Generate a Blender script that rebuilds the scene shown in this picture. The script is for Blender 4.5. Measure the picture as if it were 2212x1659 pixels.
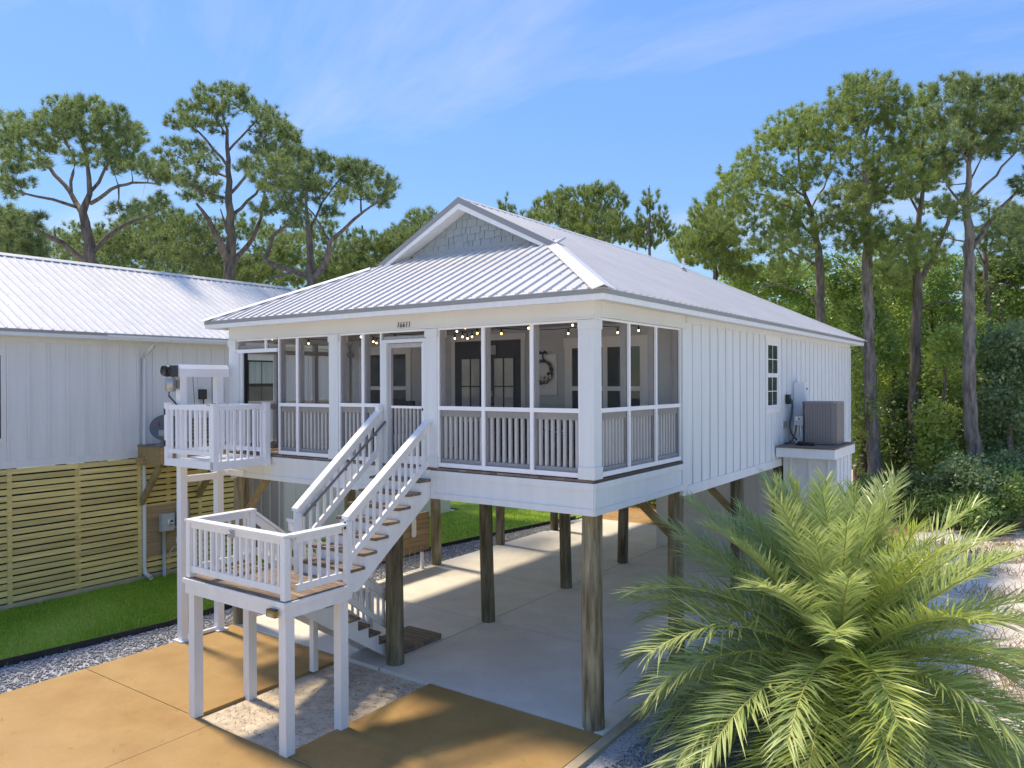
import bpy, math, random
import numpy as np
from mathutils import Vector, Matrix

for o in list(bpy.data.objects):
    bpy.data.objects.remove(o)
SC = bpy.context.scene
COL = SC.collection
rnd = random.Random(7)
R = math.radians

# ------------------------------------------------------------------ camera
F = 1640.5; CX = 1106.0; CY = 829.5          # pinhole in a 2212 x 1659 picture
_a, _p, _r = R(35.375), R(-.159), R(-.25)
_M = np.stack([[math.cos(_a), 0, -math.sin(_a)], [math.sin(_a), 0, math.cos(_a)], [0, -1, 0]], 1)
_Rx = np.array([[1, 0, 0], [0, math.cos(_p), math.sin(_p)], [0, -math.sin(_p), math.cos(_p)]])
_Rz = np.array([[math.cos(_r), -math.sin(_r), 0], [math.sin(_r), math.cos(_r), 0], [0, 0, 1]])
CM = _Rz @ _Rx @ _M
CAM = np.array([5.01, -8.95, 4.78])
def at(px, py, depth):
    return CAM + CM.T @ np.array([(px - CX) / F, (py - CY) / F, 1.0]) * depth
cd = bpy.data.cameras.new('camera'); cam = bpy.data.objects.new('camera', cd); COL.objects.link(cam)
cd.sensor_width = 36; cd.lens = 36 * F / 2212; cd.clip_start = .1; cd.clip_end = 3000
m4 = Matrix.Identity(4)
for i in range(3):
    m4[i][0] = CM[0][i]; m4[i][1] = -CM[1][i]; m4[i][2] = -CM[2][i]; m4[i][3] = CAM[i]
cam.matrix_world = m4
SC.camera = cam

# ------------------------------------------------------------------ sky, sun, exposure
W = bpy.data.worlds.new('World'); SC.world = W; W.use_nodes = True
nt = W.node_tree; nt.nodes.clear()
out = nt.nodes.new('ShaderNodeOutputWorld'); bg = nt.nodes.new('ShaderNodeBackground')
sky = nt.nodes.new('ShaderNodeTexSky'); sky.sky_type = 'NISHITA'; sky.sun_disc = False
SEED = (2.6, 16.2); SKYTINT = (.75, .895, 1.0); SUN_EL = R(58.3); sky.sun_elevation = SUN_EL; sky.sun_rotation = R(270)
sky.altitude = 0; sky.air_density = 1.0; sky.dust_density = .15; sky.ozone_density = 5.0
bg.inputs[1].default_value = .15
tc = nt.nodes.new('ShaderNodeTexCoord')
L = nt.links.new
def nod(t, **k):
    q = nt.nodes.new(t)
    for a_, v_ in k.items(): setattr(q, a_, v_)
    return q
sp = nod('ShaderNodeSeparateXYZ'); L(tc.outputs['Generated'], sp.inputs[0])
zc = nod('ShaderNodeMath', operation='MAXIMUM'); L(sp.outputs[2], zc.inputs[0]); zc.inputs[1].default_value = 0.0
za_ = nod('ShaderNodeMath', operation='ADD'); L(zc.outputs[0], za_.inputs[0]); za_.inputs[1].default_value = .16
dx_ = nod('ShaderNodeMath', operation='DIVIDE'); L(sp.outputs[0], dx_.inputs[0]); L(za_.outputs[0], dx_.inputs[1])
dy_ = nod('ShaderNodeMath', operation='DIVIDE'); L(sp.outputs[1], dy_.inputs[0]); L(za_.outputs[0], dy_.inputs[1])
cx_ = nod('ShaderNodeCombineXYZ'); L(dx_.outputs[0], cx_.inputs[0]); L(dy_.outputs[0], cx_.inputs[1])
mp = nod('ShaderNodeMapping'); mp.inputs['Location'].default_value = (SEED[0], SEED[1], 0); mp.inputs['Scale'].default_value = (.42, .95, 1); mp.inputs['Rotation'].default_value = (0, 0, R(28)); L(cx_.outputs[0], mp.inputs[0])
nz = nod('ShaderNodeTexNoise'); nz.inputs['Scale'].default_value = 1.0; nz.inputs['Detail'].default_value = 10; nz.inputs['Roughness'].default_value = .60; nz.inputs['Distortion'].default_value = .55; L(mp.outputs[0], nz.inputs[0])
rp = nod('ShaderNodeValToRGB'); rp.color_ramp.elements[0].position = .47; rp.color_ramp.elements[1].position = .88; rp.color_ramp.elements[1].color = (.55, .55, .55, 1); L(nz.outputs[0], rp.inputs[0])
hs = nod('ShaderNodeHueSaturation'); hs.inputs['Saturation'].default_value = 1.12; hs.inputs['Hue'].default_value = .510; 
bw = nod('ShaderNodeRGBToBW'); L(sky.outputs[0], bw.inputs[0])          # evens out brightness over the whole sky with a power curve
pw_ = nod('ShaderNodeMath', operation='POWER'); L(bw.outputs[0], pw_.inputs[0]); pw_.inputs[1].default_value = -.60
ml = nod('ShaderNodeVectorMath', operation='SCALE'); L(sky.outputs[0], ml.inputs[0]); L(pw_.outputs[0], ml.inputs['Scale'])
ms = nod('ShaderNodeVectorMath', operation='MULTIPLY'); L(ml.outputs[0], ms.inputs[0]); ms.inputs[1].default_value = SKYTINT
L(ms.outputs[0], hs.inputs['Color'])
mx = nod('ShaderNodeMix', data_type='RGBA'); L(hs.outputs[0], mx.inputs[6]); mx.inputs[7].default_value = (2.5, 2.55, 2.6, 1)
L(rp.outputs[0], mx.inputs[0]); L(mx.outputs[2], bg.inputs[0]); L(bg.outputs[0], out.inputs[0])
sd = bpy.data.lights.new('sun', 'SUN'); sun = bpy.data.objects.new('sun', sd); COL.objects.link(sun)
sd.energy = 1.5; sd.angle = R(6); sd.color = (1, .955, .88)
sv = Vector((-math.cos(SUN_EL), .03, math.sin(SUN_EL)))
sun.rotation_euler = sv.to_track_quat('Z', 'Y').to_euler(); sun.location = (-20, 0, 30)
SC.view_settings.view_transform = 'Standard'; SC.view_settings.look = 'None'
SC.view_settings.gamma = 1; SC.view_settings.use_curve_mapping = False
SC.view_settings.exposure = 1.68
SC.view_settings.use_white_balance = True; SC.view_settings.white_balance_temperature = 9000
SC.render.engine = 'CYCLES'
SC.cycles.max_bounces = 12; SC.cycles.transparent_max_bounces = 12
SC.cycles.diffuse_bounces = 9

# ------------------------------------------------------------------ materials
MAT = {}
def newmat(name):
    m = bpy.data.materials.new(name); m.use_nodes = True
    n = m.node_tree; n.nodes.clear()
    MAT[name] = m
    return m, n
def pm(name, col, rough=.5, var=.08, vs=3.0, st=(1, 1, 1), col2=None, bump=0.0, bs=40.0, bst=None, rand=0.0, metal=0.0, spec=.5, big=0.0, bigs=.6, bigcol=None, edge=(.35, .65), grit=0.0):
    """procedural paint / wood / mineral: stretched noise in world space, slow stain noise, per-piece tone, fine relief"""
    m, n = newmat(name); N = n.nodes.new; K = n.links.new
    o = N('ShaderNodeOutputMaterial'); b = N('ShaderNodeBsdfPrincipled'); K(b.outputs[0], o.inputs[0])
    b.inputs['Roughness'].default_value = rough; b.inputs['Metallic'].default_value = metal
    b.inputs['Specular IOR Level'].default_value = spec
    ge = N('ShaderNodeNewGeometry'); oi = N('ShaderNodeObjectInfo')
    ad = N('ShaderNodeVectorMath'); ad.operation = 'MULTIPLY_ADD'
    cb = N('ShaderNodeCombineXYZ'); K(oi.outputs['Random'], cb.inputs[0]); K(oi.outputs['Random'], cb.inputs[1]); K(oi.outputs['Random'], cb.inputs[2])
    sc_ = 17.0 if rand > 0 else 0.0
    K(cb.outputs[0], ad.inputs[0]); ad.inputs[1].default_value = (sc_, sc_ * .7, sc_ * 1.3); K(ge.outputs['Position'], ad.inputs[2])
    mpn = N('ShaderNodeMapping'); mpn.inputs['Scale'].default_value = st; K(ad.outputs[0], mpn.inputs[0])
    no = N('ShaderNodeTexNoise'); no.inputs['Scale'].default_value = vs; no.inputs['Detail'].default_value = 7; no.inputs['Roughness'].default_value = .6
    K(mpn.outputs[0], no.inputs[0])
    r = N('ShaderNodeValToRGB'); r.color_ramp.elements[0].position = edge[0]; r.color_ramp.elements[1].position = edge[1]
    c2 = col2 or tuple(min(1, c * (1 + var)) for c in col); c1 = col if col2 else tuple(c * (1 - var) for c in col)
    r.color_ramp.elements[0].color = (*c1, 1); r.color_ramp.elements[1].color = (*c2, 1)
    K(no.outputs[0], r.inputs[0]); last = r.outputs[0]
    if big > 0:
        nb = N('ShaderNodeTexNoise'); nb.inputs['Scale'].default_value = bigs; nb.inputs['Detail'].default_value = 5; K(ge.outputs['Position'], nb.inputs[0])
        rb = N('ShaderNodeValToRGB'); rb.color_ramp.elements[0].position = .38; rb.color_ramp.elements[1].position = .66
        rb.color_ramp.elements[0].color = (0, 0, 0, 1); rb.color_ramp.elements[1].color = (big, big, big, 1)
        K(nb.outputs[0], rb.inputs[0])
        mb = N('ShaderNodeMix'); mb.data_type = 'RGBA'; K(rb.outputs[0], mb.inputs[0]); K(last, mb.inputs[6])
        mb.inputs[7].default_value = (*(bigcol or tuple(c * .6 for c in col)), 1); last = mb.outputs[2]
    if rand > 0:
        h = N('ShaderNodeHueSaturation'); mr = N('ShaderNodeMapRange'); K(oi.outputs['Random'], mr.inputs[0])
        mr.inputs[3].default_value = 1 - rand; mr.inputs[4].default_value = 1 + rand
        K(mr.outputs[0], h.inputs['Value']); K(last, h.inputs['Color']); last = h.outputs[0]
    if grit > 0:
        ng = N('ShaderNodeTexNoise'); ng.inputs['Scale'].default_value = 38; ng.inputs['Detail'].default_value = 9; ng.inputs['Roughness'].default_value = .75; K(ge.outputs['Position'], ng.inputs[0])
        mg = N('ShaderNodeMapRange'); K(ng.outputs[0], mg.inputs[0]); mg.inputs[1].default_value = .3; mg.inputs[2].default_value = .7; mg.inputs[3].default_value = 1 - grit; mg.inputs[4].default_value = 1 + grit
        hg = N('ShaderNodeHueSaturation'); K(mg.outputs[0], hg.inputs['Value']); K(last, hg.inputs['Color']); last = hg.outputs[0]
    K(last, b.inputs['Base Color'])
    if bump > 0:
        n2 = N('ShaderNodeTexNoise'); n2.inputs['Scale'].default_value = bs; n2.inputs['Detail'].default_value = 6
        if bst:
            m2 = N('ShaderNodeMapping'); m2.inputs['Scale'].default_value = bst; K(ad.outputs[0], m2.inputs[0]); K(m2.outputs[0], n2.inputs[0])
        else:
            K(ge.outputs['Position'], n2.inputs[0])
        bu = N('ShaderNodeBump'); bu.inputs['Strength'].default_value = bump; bu.inputs['Distance'].default_value = .02
        K(n2.outputs[0], bu.inputs['Height']); K(bu.outputs[0], b.inputs['Normal'])
    return m
def leafmat(name, c1, c2, c3=None, trans=.35, rough=.55, glossy=.06):
    """leaf colour from the per-face random attribute, part of the light shining through"""
    m, n = newmat(name); N = n.nodes.new; K = n.links.new
    o = N('ShaderNodeOutputMaterial'); a = N('ShaderNodeAttribute'); a.attribute_name = 'rnd'
    r = N('ShaderNodeValToRGB'); r.color_ramp.elements[0].color = (*c1, 1); r.color_ramp.elements[1].color = (*c2, 1)
    if c3:
        e = r.color_ramp.elements.new(.93); e.color = (*c2, 1); r.color_ramp.elements[-1].color = (*c3, 1)
    K(a.outputs['Fac'], r.inputs[0])
    oi = N('ShaderNodeObjectInfo'); mr = N('ShaderNodeMapRange'); K(oi.outputs['Random'], mr.inputs[0]); mr.inputs[3].default_value = .88; mr.inputs[4].default_value = 1.12
    h = N('ShaderNodeHueSaturation'); K(mr.outputs[0], h.inputs['Value']); K(r.outputs[0], h.inputs['Color'])
    d = N('ShaderNodeBsdfDiffuse'); t = N('ShaderNodeBsdfTranslucent'); g = N('ShaderNodeBsdfGlossy'); g.inputs['Roughness'].default_value = .45
    K(h.outputs[0], d.inputs[0]); K(h.outputs[0], t.inputs[0]); g.inputs[0].default_value = (.8, .85, .8, 1)
    m1 = N('ShaderNodeMixShader'); m1.inputs[0].default_value = trans; K(d.outputs[0], m1.inputs[1]); K(t.outputs[0], m1.inputs[2])
    m2 = N('ShaderNodeMixShader'); m2.inputs[0].default_value = glossy; K(m1.outputs[0], m2.inputs[1]); K(g.outputs[0], m2.inputs[2])
    K(m2.outputs[0], o.inputs[0])
    return m
pm('white_paint', (.80, .81, .81), .42, .04, 2.2, st=(4, 4, .6), grit=.02, big=.25, bigs=1.3, bigcol=(.70, .71, .70), bump=.05, bs=35)
pm('wall_paint', (.70, .735, .745), .5, .04, 1.3, st=(5, 5, .4), grit=.015, big=.25, bigs=.7, bigcol=(.63, .665, .68), bump=.04, bs=30)
pm('beam_paint', (.72, .735, .73), .5, .03, 1.5, big=.2, bigs=.8, bigcol=(.66, .67, .65))
pm('neighbour_paint', (.66, .68, .685), .5, .04, 1.2, st=(5, 5, .4), grit=.015, big=.25, bigs=.5, bigcol=(.60, .62, .63), rand=.01)
pm('vinyl_white', (.84, .85, .88), .32, .015, 2)
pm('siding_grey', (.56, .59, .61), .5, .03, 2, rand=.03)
pm('shingle_paint', (.29, .34, .365), .55, .05, 8, st=(6, 6, 1), rand=.035, bump=.1, bs=30, bst=(8, 8, 1))
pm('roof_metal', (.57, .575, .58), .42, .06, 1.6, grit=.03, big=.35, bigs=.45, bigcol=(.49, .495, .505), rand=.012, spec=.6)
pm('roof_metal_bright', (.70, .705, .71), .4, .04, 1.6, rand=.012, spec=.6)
pm('trim_metal', (.27, .28, .29), .35, .03, 2, spec=.5)  # grey trim, darkened to carry the shade under the roof edge
pm('soffit_paint', (.72, .71, .67), .6, .03, 2)
pm('rib_seal', (.09, .09, .10), .7, .1, 5)
pm('grey_frame', (.42, .41, .41), .55, .06, 4, st=(3, 3, .6), rand=.05)
pm('baluster_lit_grey', (.72, .70, .675), .55, .05, 4, st=(3, 3, .6), rand=.05)  # frame grey lightened for the balusters: daylight painted into the colour
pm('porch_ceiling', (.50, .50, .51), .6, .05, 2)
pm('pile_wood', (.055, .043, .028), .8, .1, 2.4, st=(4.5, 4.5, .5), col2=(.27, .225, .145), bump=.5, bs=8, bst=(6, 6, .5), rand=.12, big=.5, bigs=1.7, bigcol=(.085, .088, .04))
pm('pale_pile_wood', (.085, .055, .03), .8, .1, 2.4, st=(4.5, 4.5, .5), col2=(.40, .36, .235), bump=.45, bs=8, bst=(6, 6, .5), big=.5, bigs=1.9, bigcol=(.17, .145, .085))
pm('brace_wood', (.20, .145, .07), .75, .1, 3, st=(2, 2, 2), col2=(.32, .24, .12), bump=.2, bs=20, rand=.12)
pm('deck_wood', (.13, .085, .06), .7, .1, 3, st=(.8, 6, 6), col2=(.27, .205, .16), bump=.3, bs=12, bst=(.6, 8, 8), rand=.2)
pm('deck_edge', (.10, .062, .045), .8, .2, 6)
pm('slat_wood', (.56, .405, .145), .7, .1, 2.6, st=(4, .35, 7), col2=(.75, .595, .27), bump=.2, bs=9, bst=(5, .4, 10), rand=.17, big=.45, bigs=1.6, bigcol=(.54, .47, .18))
pm('box_wood', (.30, .195, .09), .75, .1, 2.6, st=(4, .5, 7), col2=(.42, .29, .14), bump=.2, bs=9, bst=(5, .4, 10), rand=.12)
pm('plank_brown', (.27, .18, .10), .75, .1, 2.6, st=(4, .4, 7), col2=(.40, .28, .17), bump=.3, bs=9, bst=(5, .4, 10), rand=.10)
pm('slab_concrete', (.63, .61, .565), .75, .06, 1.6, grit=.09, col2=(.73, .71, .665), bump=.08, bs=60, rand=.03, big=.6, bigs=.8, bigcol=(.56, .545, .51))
pm('apron_concrete', (.30, .165, .05), .66, .1, 1.3, grit=.10, col2=(.385, .235, .082), bump=.08, bs=70, rand=.04, big=.55, bigs=.55, bigcol=(.40, .265, .115))
pm('kerb_concrete', (.42, .36, .26), .8, .1, 4, bump=.1)
pm('sand', (.66, .60, .525), .95, .1, 5, col2=(.80, .76, .69), bump=.5, bs=6, big=.35, bigs=.5, bigcol=(.52, .44, .35))
pm('pine_straw', (.30, .16, .06), .95, .2, 6, col2=(.48, .29, .12), bump=.6, bs=30, big=.4, bigs=.9, bigcol=(.36, .27, .16))
pm('lawn_soil', (.20, .36, .03), .9, .2, 2, col2=(.32, .50, .06), bump=.3, bs=30, big=.4, bigs=.35, bigcol=(.24, .33, .045))
pm('gravel_base', (.22, .235, .26), .9, .4, 30, col2=(.52, .54, .58), bump=.8, bs=45)
pm('edging_black', (.018, .02, .024), .55, .2, 4)
pm('black_plastic', (.015, .017, .02), .45, .1, 4)
pm('dark_steel', (.10, .11, .12), .4, .15, 6, metal=.6)
pm('steel', (.42, .40, .38), .35, .1, 6, metal=.8)
pm('handrail_grey', (.17, .155, .15), .45, .1, 5)
pm('box_grey', (.40, .43, .45), .5, .04, 5)
pm('dish_grey', (.095, .11, .13), .5, .06, 5)
pm('dish_arm', (.30, .34, .36), .5, .05, 5)
pm('red_mark', (.30, .035, .05), .5, .05, 5)
pm('ac_grey', (.25, .225, .22), .5, .05, 4, st=(12, 12, 1))
pm('ac_side', (.17, .16, .165), .5, .05, 4)
pm('door_navy', (.018, .021, .035), .4, .06, 4)
pm('door_glass', (.34, .36, .38), .08, .25, 1.3, col2=(.52, .54, .55), spec=.7)  # pale base colour stands in for bright sky reflected in the panes
pm('window_glass', (.022, .030, .030), .04, .3, 1.5, col2=(.07, .085, .08), spec=.9)
pm('blind_glass', (.26, .36, .34), .12, .1, 2, st=(1, 9, .4), col2=(.36, .46, .43), spec=.8)
pm('number_black', (.05, .055, .06), .4, .02, 4)
pm('brass', (.34, .24, .07), .35, .1, 6, metal=.7)
pm('cable_black', (.015, .017, .02), .5, .1, 4)
pm('cable_green', (.04, .075, .085), .5, .1, 4)
pm('cable_white', (.72, .74, .78), .5, .03, 4)
pm('sofa_navy', (.018, .03, .055), .85, .2, 8, col2=(.03, .05, .085), rand=.1)
pm('pillow_print', (.02, .03, .055), .8, .1, 22, col2=(.66, .68, .70), edge=(.55, .60))
pm('rug', (.22, .20, .19), .9, .2, 8)
pm('wreath_green', (.028, .032, .02), .8, .3, 30, col2=(.11, .09, .06))
pm('shell_white', (.58, .53, .48), .6, .1, 20)
pm('ribbon_navy', (.012, .022, .07), .6, .1, 9)
pm('bark', (.075, .06, .05), .9, .1, 2.4, st=(3.5, 3.5, .7), col2=(.235, .195, .165), bump=.9, bs=5, bst=(4, 4, .8))
pm('bark_grey', (.09, .08, .07), .9, .1, 2.4, st=(3.5, 3.5, .7), col2=(.27, .245, .215), bump=.9, bs=5, bst=(4, 4, .8))
pm('bark_pale', (.30, .25, .19), .9, .1, 2.4, st=(3.5, 3.5, .7), col2=(.46, .40, .32), bump=.9, bs=5, bst=(4, 4, .8))
pm('palm_bark', (.10, .07, .04), .9, .2, 6, col2=(.24, .18, .10), bump=.8, bs=18)
pm('rachis', (.36, .37, .10), .5, .15, 5)
pm('litter', (.035, .028, .02), .9, .4, 12, col2=(.12, .09, .06))
pm('dry_weed', (.20, .12, .06), .9, .4, 12, col2=(.34, .25, .13))
leafmat('pine_needles', (.110, .180, .060), (.285, .385, .140), (.39, .44, .19), trans=.52)
leafmat('pine_needles_bright', (.145, .230, .060), (.360, .460, .135), (.45, .51, .20), trans=.52)
leafmat('leaf_dark', (.085, .155, .045), (.215, .310, .095), None, trans=.44)
leafmat('leaf_mid', (.165, .300, .066), (.365, .525, .145), (.48, .57, .22), trans=.50)
leafmat('leaf_yellow', (.230, .350, .062), (.440, .550, .140), (.54, .58, .22), trans=.50)
leafmat('leaf_blue', (.140, .245, .105), (.310, .430, .195), None, trans=.45)
leafmat('palm_leaf', (.290, .395, .125), (.530, .625, .245), (.68, .73, .38), trans=.48, glossy=.07)
leafmat('palm_young', (.330, .430, .090), (.500, .570, .150), (.58, .62, .24), trans=.45, glossy=.08)
leafmat('palm_dead', (.16, .10, .05), (.36, .25, .12), None, trans=.2)
leafmat('grass_blade', (.200, .350, .032), (.460, .590, .090), (.66, .64, .24), trans=.42, glossy=.03)
leafmat('stone_mix', (.15, .16, .185), (.42, .44, .48), (.58, .58, .59), trans=0, glossy=.04)
m, n = newmat('screen_mesh'); N = n.nodes.new
o = N('ShaderNodeOutputMaterial'); t = N('ShaderNodeBsdfTransparent'); d = N('ShaderNodeBsdfDiffuse'); d.inputs[0].default_value = (.07, .07, .073, 1)
mxs = N('ShaderNodeMixShader'); mxs.inputs[0].default_value = .20
n.links.new(t.outputs[0], mxs.inputs[1]); n.links.new(d.outputs[0], mxs.inputs[2]); n.links.new(mxs.outputs[0], o.inputs[0])
m, n = newmat('bulb_glow'); N = n.nodes.new
o = N('ShaderNodeOutputMaterial'); e = N('ShaderNodeEmission'); e.inputs[0].default_value = (1, .66, .30, 1); e.inputs[1].default_value = 4.5
n.links.new(e.outputs[0], o.inputs[0])

# ------------------------------------------------------------------ builders
WL = {}                                        # world position of every object (no parent is ever rotated)
def link(name, data, mat, parent, loc, kind=None):
    ob = bpy.data.objects.new(name, data); COL.objects.link(ob)
    loc = Vector(loc); WL[ob] = loc
    if parent is not None:
        ob.parent = parent; ob.location = loc - WL[parent]
    else:
        ob.location = loc
    if mat and data is not None and not data.materials:
        data.materials.append(MAT[mat])
    if kind: ob['kind'] = kind
    return ob
def thing(name, label, cat, loc=(0, 0, 0), group=None):
    e = link(name, None, None, None, loc); e.empty_display_size = .2
    e['label'] = label; e['category'] = cat
    if group: e['group'] = group
    return e
def tag(ob, label, cat, group=None):
    ob['label'] = label; ob['category'] = cat
    if group: ob['group'] = group
    return ob
BOXC = {}
BF = [(0, 3, 2, 1), (4, 5, 6, 7), (0, 1, 5, 4), (1, 2, 6, 5), (2, 3, 7, 6), (3, 0, 4, 7)]
def box(name, parent, mat, x0, x1, y0, y1, z0, z1, kind=None):
    if x1 < x0: x0, x1 = x1, x0
    if y1 < y0: y0, y1 = y1, y0
    if z1 < z0: z0, z1 = z1, z0
    a, b, c = (x1 - x0) / 2, (y1 - y0) / 2, (z1 - z0) / 2
    k = (mat, round(a, 4), round(b, 4), round(c, 4))
    me = BOXC.get(k)
    if me is None:
        me = bpy.data.meshes.new(name)
        me.from_pydata([(-a, -b, -c), (a, -b, -c), (a, b, -c), (-a, b, -c), (-a, -b, c), (a, -b, c), (a, b, c), (-a, b, c)], [], BF)
        me.materials.append(MAT[mat]); BOXC[k] = me
    return link(name, me, None, parent, ((x0 + x1) / 2, (y0 + y1) / 2, (z0 + z1) / 2), kind)
def mesh(name, parent, mat, V, Fc, kind=None, smooth=False, loc=None):
    V = np.asarray(V, float)
    c = (V.min(0) + V.max(0)) / 2 if loc is None else np.asarray(loc, float)
    me = bpy.data.meshes.new(name); me.from_pydata([tuple(v) for v in V - c], [], Fc)
    if smooth: me.polygons.foreach_set('use_smooth', [True] * len(me.polygons))
    return link(name, me, mat, parent, c, kind)
def npmesh(name, parent, mat, V, T, rv=None, kind=None, loc=None, smooth=False):
    V = np.asarray(V, np.float32); T = np.asarray(T, np.int32)
    c = (V.min(0) + V.max(0)) / 2 if loc is None else np.asarray(loc, np.float32)
    me = bpy.data.meshes.new(name); nT, k = T.shape
    me.vertices.add(len(V)); me.vertices.foreach_set('co', (V - c).ravel())
    me.loops.add(nT * k); me.loops.foreach_set('vertex_index', T.ravel())
    me.polygons.add(nT); me.polygons.foreach_set('loop_start', np.arange(0, nT * k, k, dtype=np.int32))
    if smooth: me.polygons.foreach_set('use_smooth', np.ones(nT, bool))
    me.update(calc_edges=True)
    if rv is not None:
        a = me.attributes.new('rnd', 'FLOAT', 'FACE'); a.data.foreach_set('value', np.asarray(rv, np.float32))
    return link(name, me, mat, parent, c, kind)
def beam(name, parent, mat, p, q, w, h, up=(0, 0, 1), **kw):
    """bar from p to q: w across, h along 'up'"""
    p, q = Vector(p), Vector(q); d = (q - p).normalized(); up = Vector(up)
    s = d.cross(up)
    if s.length < 1e-4: s = d.cross(Vector((1, 0, 0)))
    s.normalize(); u = s.cross(d).normalized()
    V = []
    for c in (p, q):
        for a, b in ((-1, -1), (1, -1), (1, 1), (-1, 1)):
            V.append(c + s * (a * w / 2) + u * (b * h / 2))
    return mesh(name, parent, mat, V, [(0, 3, 2, 1), (4, 5, 6, 7), (0, 1, 5, 4), (1, 2, 6, 5), (2, 3, 7, 6), (3, 0, 4, 7)], **kw)
def slopebar(name, parent, mat, p, q, w, h, axis='x'):
    """sloping board whose ends are cut plumb: w across (x), h vertical"""
    V = []
    for c in (p, q):
        for a, b in ((-1, -1), (1, -1), (1, 1), (-1, 1)):
            V.append((c[0] + a * w / 2, c[1], c[2] + b * h / 2))
    return mesh(name, parent, mat, V, BF and [(0, 3, 2, 1), (4, 5, 6, 7), (0, 1, 5, 4), (1, 2, 6, 5), (2, 3, 7, 6), (3, 0, 4, 7)])
def prism(name, parent, mat, pts, thick, **kw):
    """flat polygon given a thickness vector"""
    t = Vector(thick); n = len(pts); V = [Vector(p) for p in pts] + [Vector(p) + t for p in pts]
    Fc = [tuple(range(n))[::-1], tuple(range(n, 2 * n))] + [(i, (i + 1) % n, n + (i + 1) % n, n + i) for i in range(n)]
    return mesh(name, parent, mat, V, Fc, **kw)
def tubegeo(P, rad, n=8):
    P = [np.asarray(p, float) for p in P]
    V = []; Fc = []
    for i, p in enumerate(P):
        d = P[min(i + 1, len(P) - 1)] - P[max(i - 1, 0)]; d = d / (np.linalg.norm(d) + 1e-9)
        a = np.cross(d, (0, 0, 1)) if abs(d[2]) < .95 else np.cross(d, (1, 0, 0)); a /= np.linalg.norm(a); b = np.cross(d, a)
        r = rad[i] if hasattr(rad, '__len__') else rad
        for k in range(n):
            t = 2 * math.pi * k / n; V.append(p + (a * math.cos(t) + b * math.sin(t)) * r)
    for i in range(len(P) - 1):
        for k in range(n):
            Fc.append((i * n + k, i * n + (k + 1) % n, (i + 1) * n + (k + 1) % n, (i + 1) * n + k))
    Fc.append(tuple(range(n))); Fc.append(tuple((len(P) - 1) * n + k for k in range(n))[::-1])
    return V, Fc
def tube(name, parent, mat, P, rad, n=8, **kw):
    V, Fc = tubegeo(P, rad, n)
    return mesh(name, parent, mat, V, Fc, smooth=True, **kw)
def clip(poly, a, b, c):
    """keep the side a*x+b*y<=c of a 2-D polygon"""
    o = []
    for i in range(len(poly)):
        p, q = poly[i], poly[(i + 1) % len(poly)]
        dp, dq = a * p[0] + b * p[1] - c, a * q[0] + b * q[1] - c
        if dp <= 0: o.append(p)
        if (dp < 0 < dq) or (dq < 0 < dp):
            t = dp / (dp - dq); o.append((p[0] + t * (q[0] - p[0]), p[1] + t * (q[1] - p[1])))
    return o

# ================================================================== the setting
NR = np.random.RandomState(11)
def sheet(name, mat, pts, z, parent=None):
    o = mesh(name, parent, mat, [(x, y, z) for x, y in pts], [tuple(range(len(pts)))])
    if parent is None: o['kind'] = 'structure'
    return o
# sand ground: uneven near the house, flat far away
def ground():
    xs = np.concatenate([[-400, -120, -60, -40], np.arange(-30, 30.1, .6), [45, 80, 150, 400]])
    ys = np.concatenate([[-200, -60, -25], np.arange(-14, 40.1, .6), [60, 100, 200, 600]])
    X, Y = np.meshgrid(xs, ys); Zg = np.full(X.shape, -.10)
    bumpy = (X > 2.4) & (X < 26) & (Y < 34) & (Y > -12)
    Zg = Zg + np.where(bumpy, .06 * np.sin(X * 1.3 + .5 * Y) * np.sin(Y * .9) + .05 * NR.randn(*X.shape), 0)
    V = np.stack([X.ravel(), Y.ravel(), Zg.ravel()], 1); nx = len(xs)
    i = np.arange(len(V)).reshape(X.shape); q = np.stack([i[:-1, :-1], i[:-1, 1:], i[1:, 1:], i[1:, :-1]], -1).reshape(-1, 4)
    npmesh('ground', None, 'sand', V, q, kind='structure', smooth=True)
ground()
edge_line = [(-9.85, -12), (-9.75, -6), (-9.66, -3.4), (-9.36, -.6), (-9.45, 1), (-9.6, 4.5), (-9.58, 8), (-9.1, 11.5), (-8.7, 14.2)]
lawn = sheet('lawn', 'lawn_soil', [(-13.35, -14), (-9.85, -12), *edge_line[1:], (-8.7, 17.5), (-12, 19.5), (-34, 20), (-34, 13.5), (-13.35, 13.5)], -.055)
sheet('pine_straw_bed', 'pine_straw', [(-8.6, 14.6), (-8.6, 24), (16, 24), (16, 21.4), (6, 20.4), (1.5, 18.5), (.6, 14.6)], -.085)
sheet('gravel_bed', 'gravel_base', [(-8.2, -12), (-8.2, 14.2), *edge_line[::-1]], -.075)
sheet('gravel_bed', 'gravel_base', [(-.2, -9), (1.25, -9), (1.75, -4), (2.0, 0), (1.6, 4), (1.35, 8), (-.2, 8)], -.075)
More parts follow.
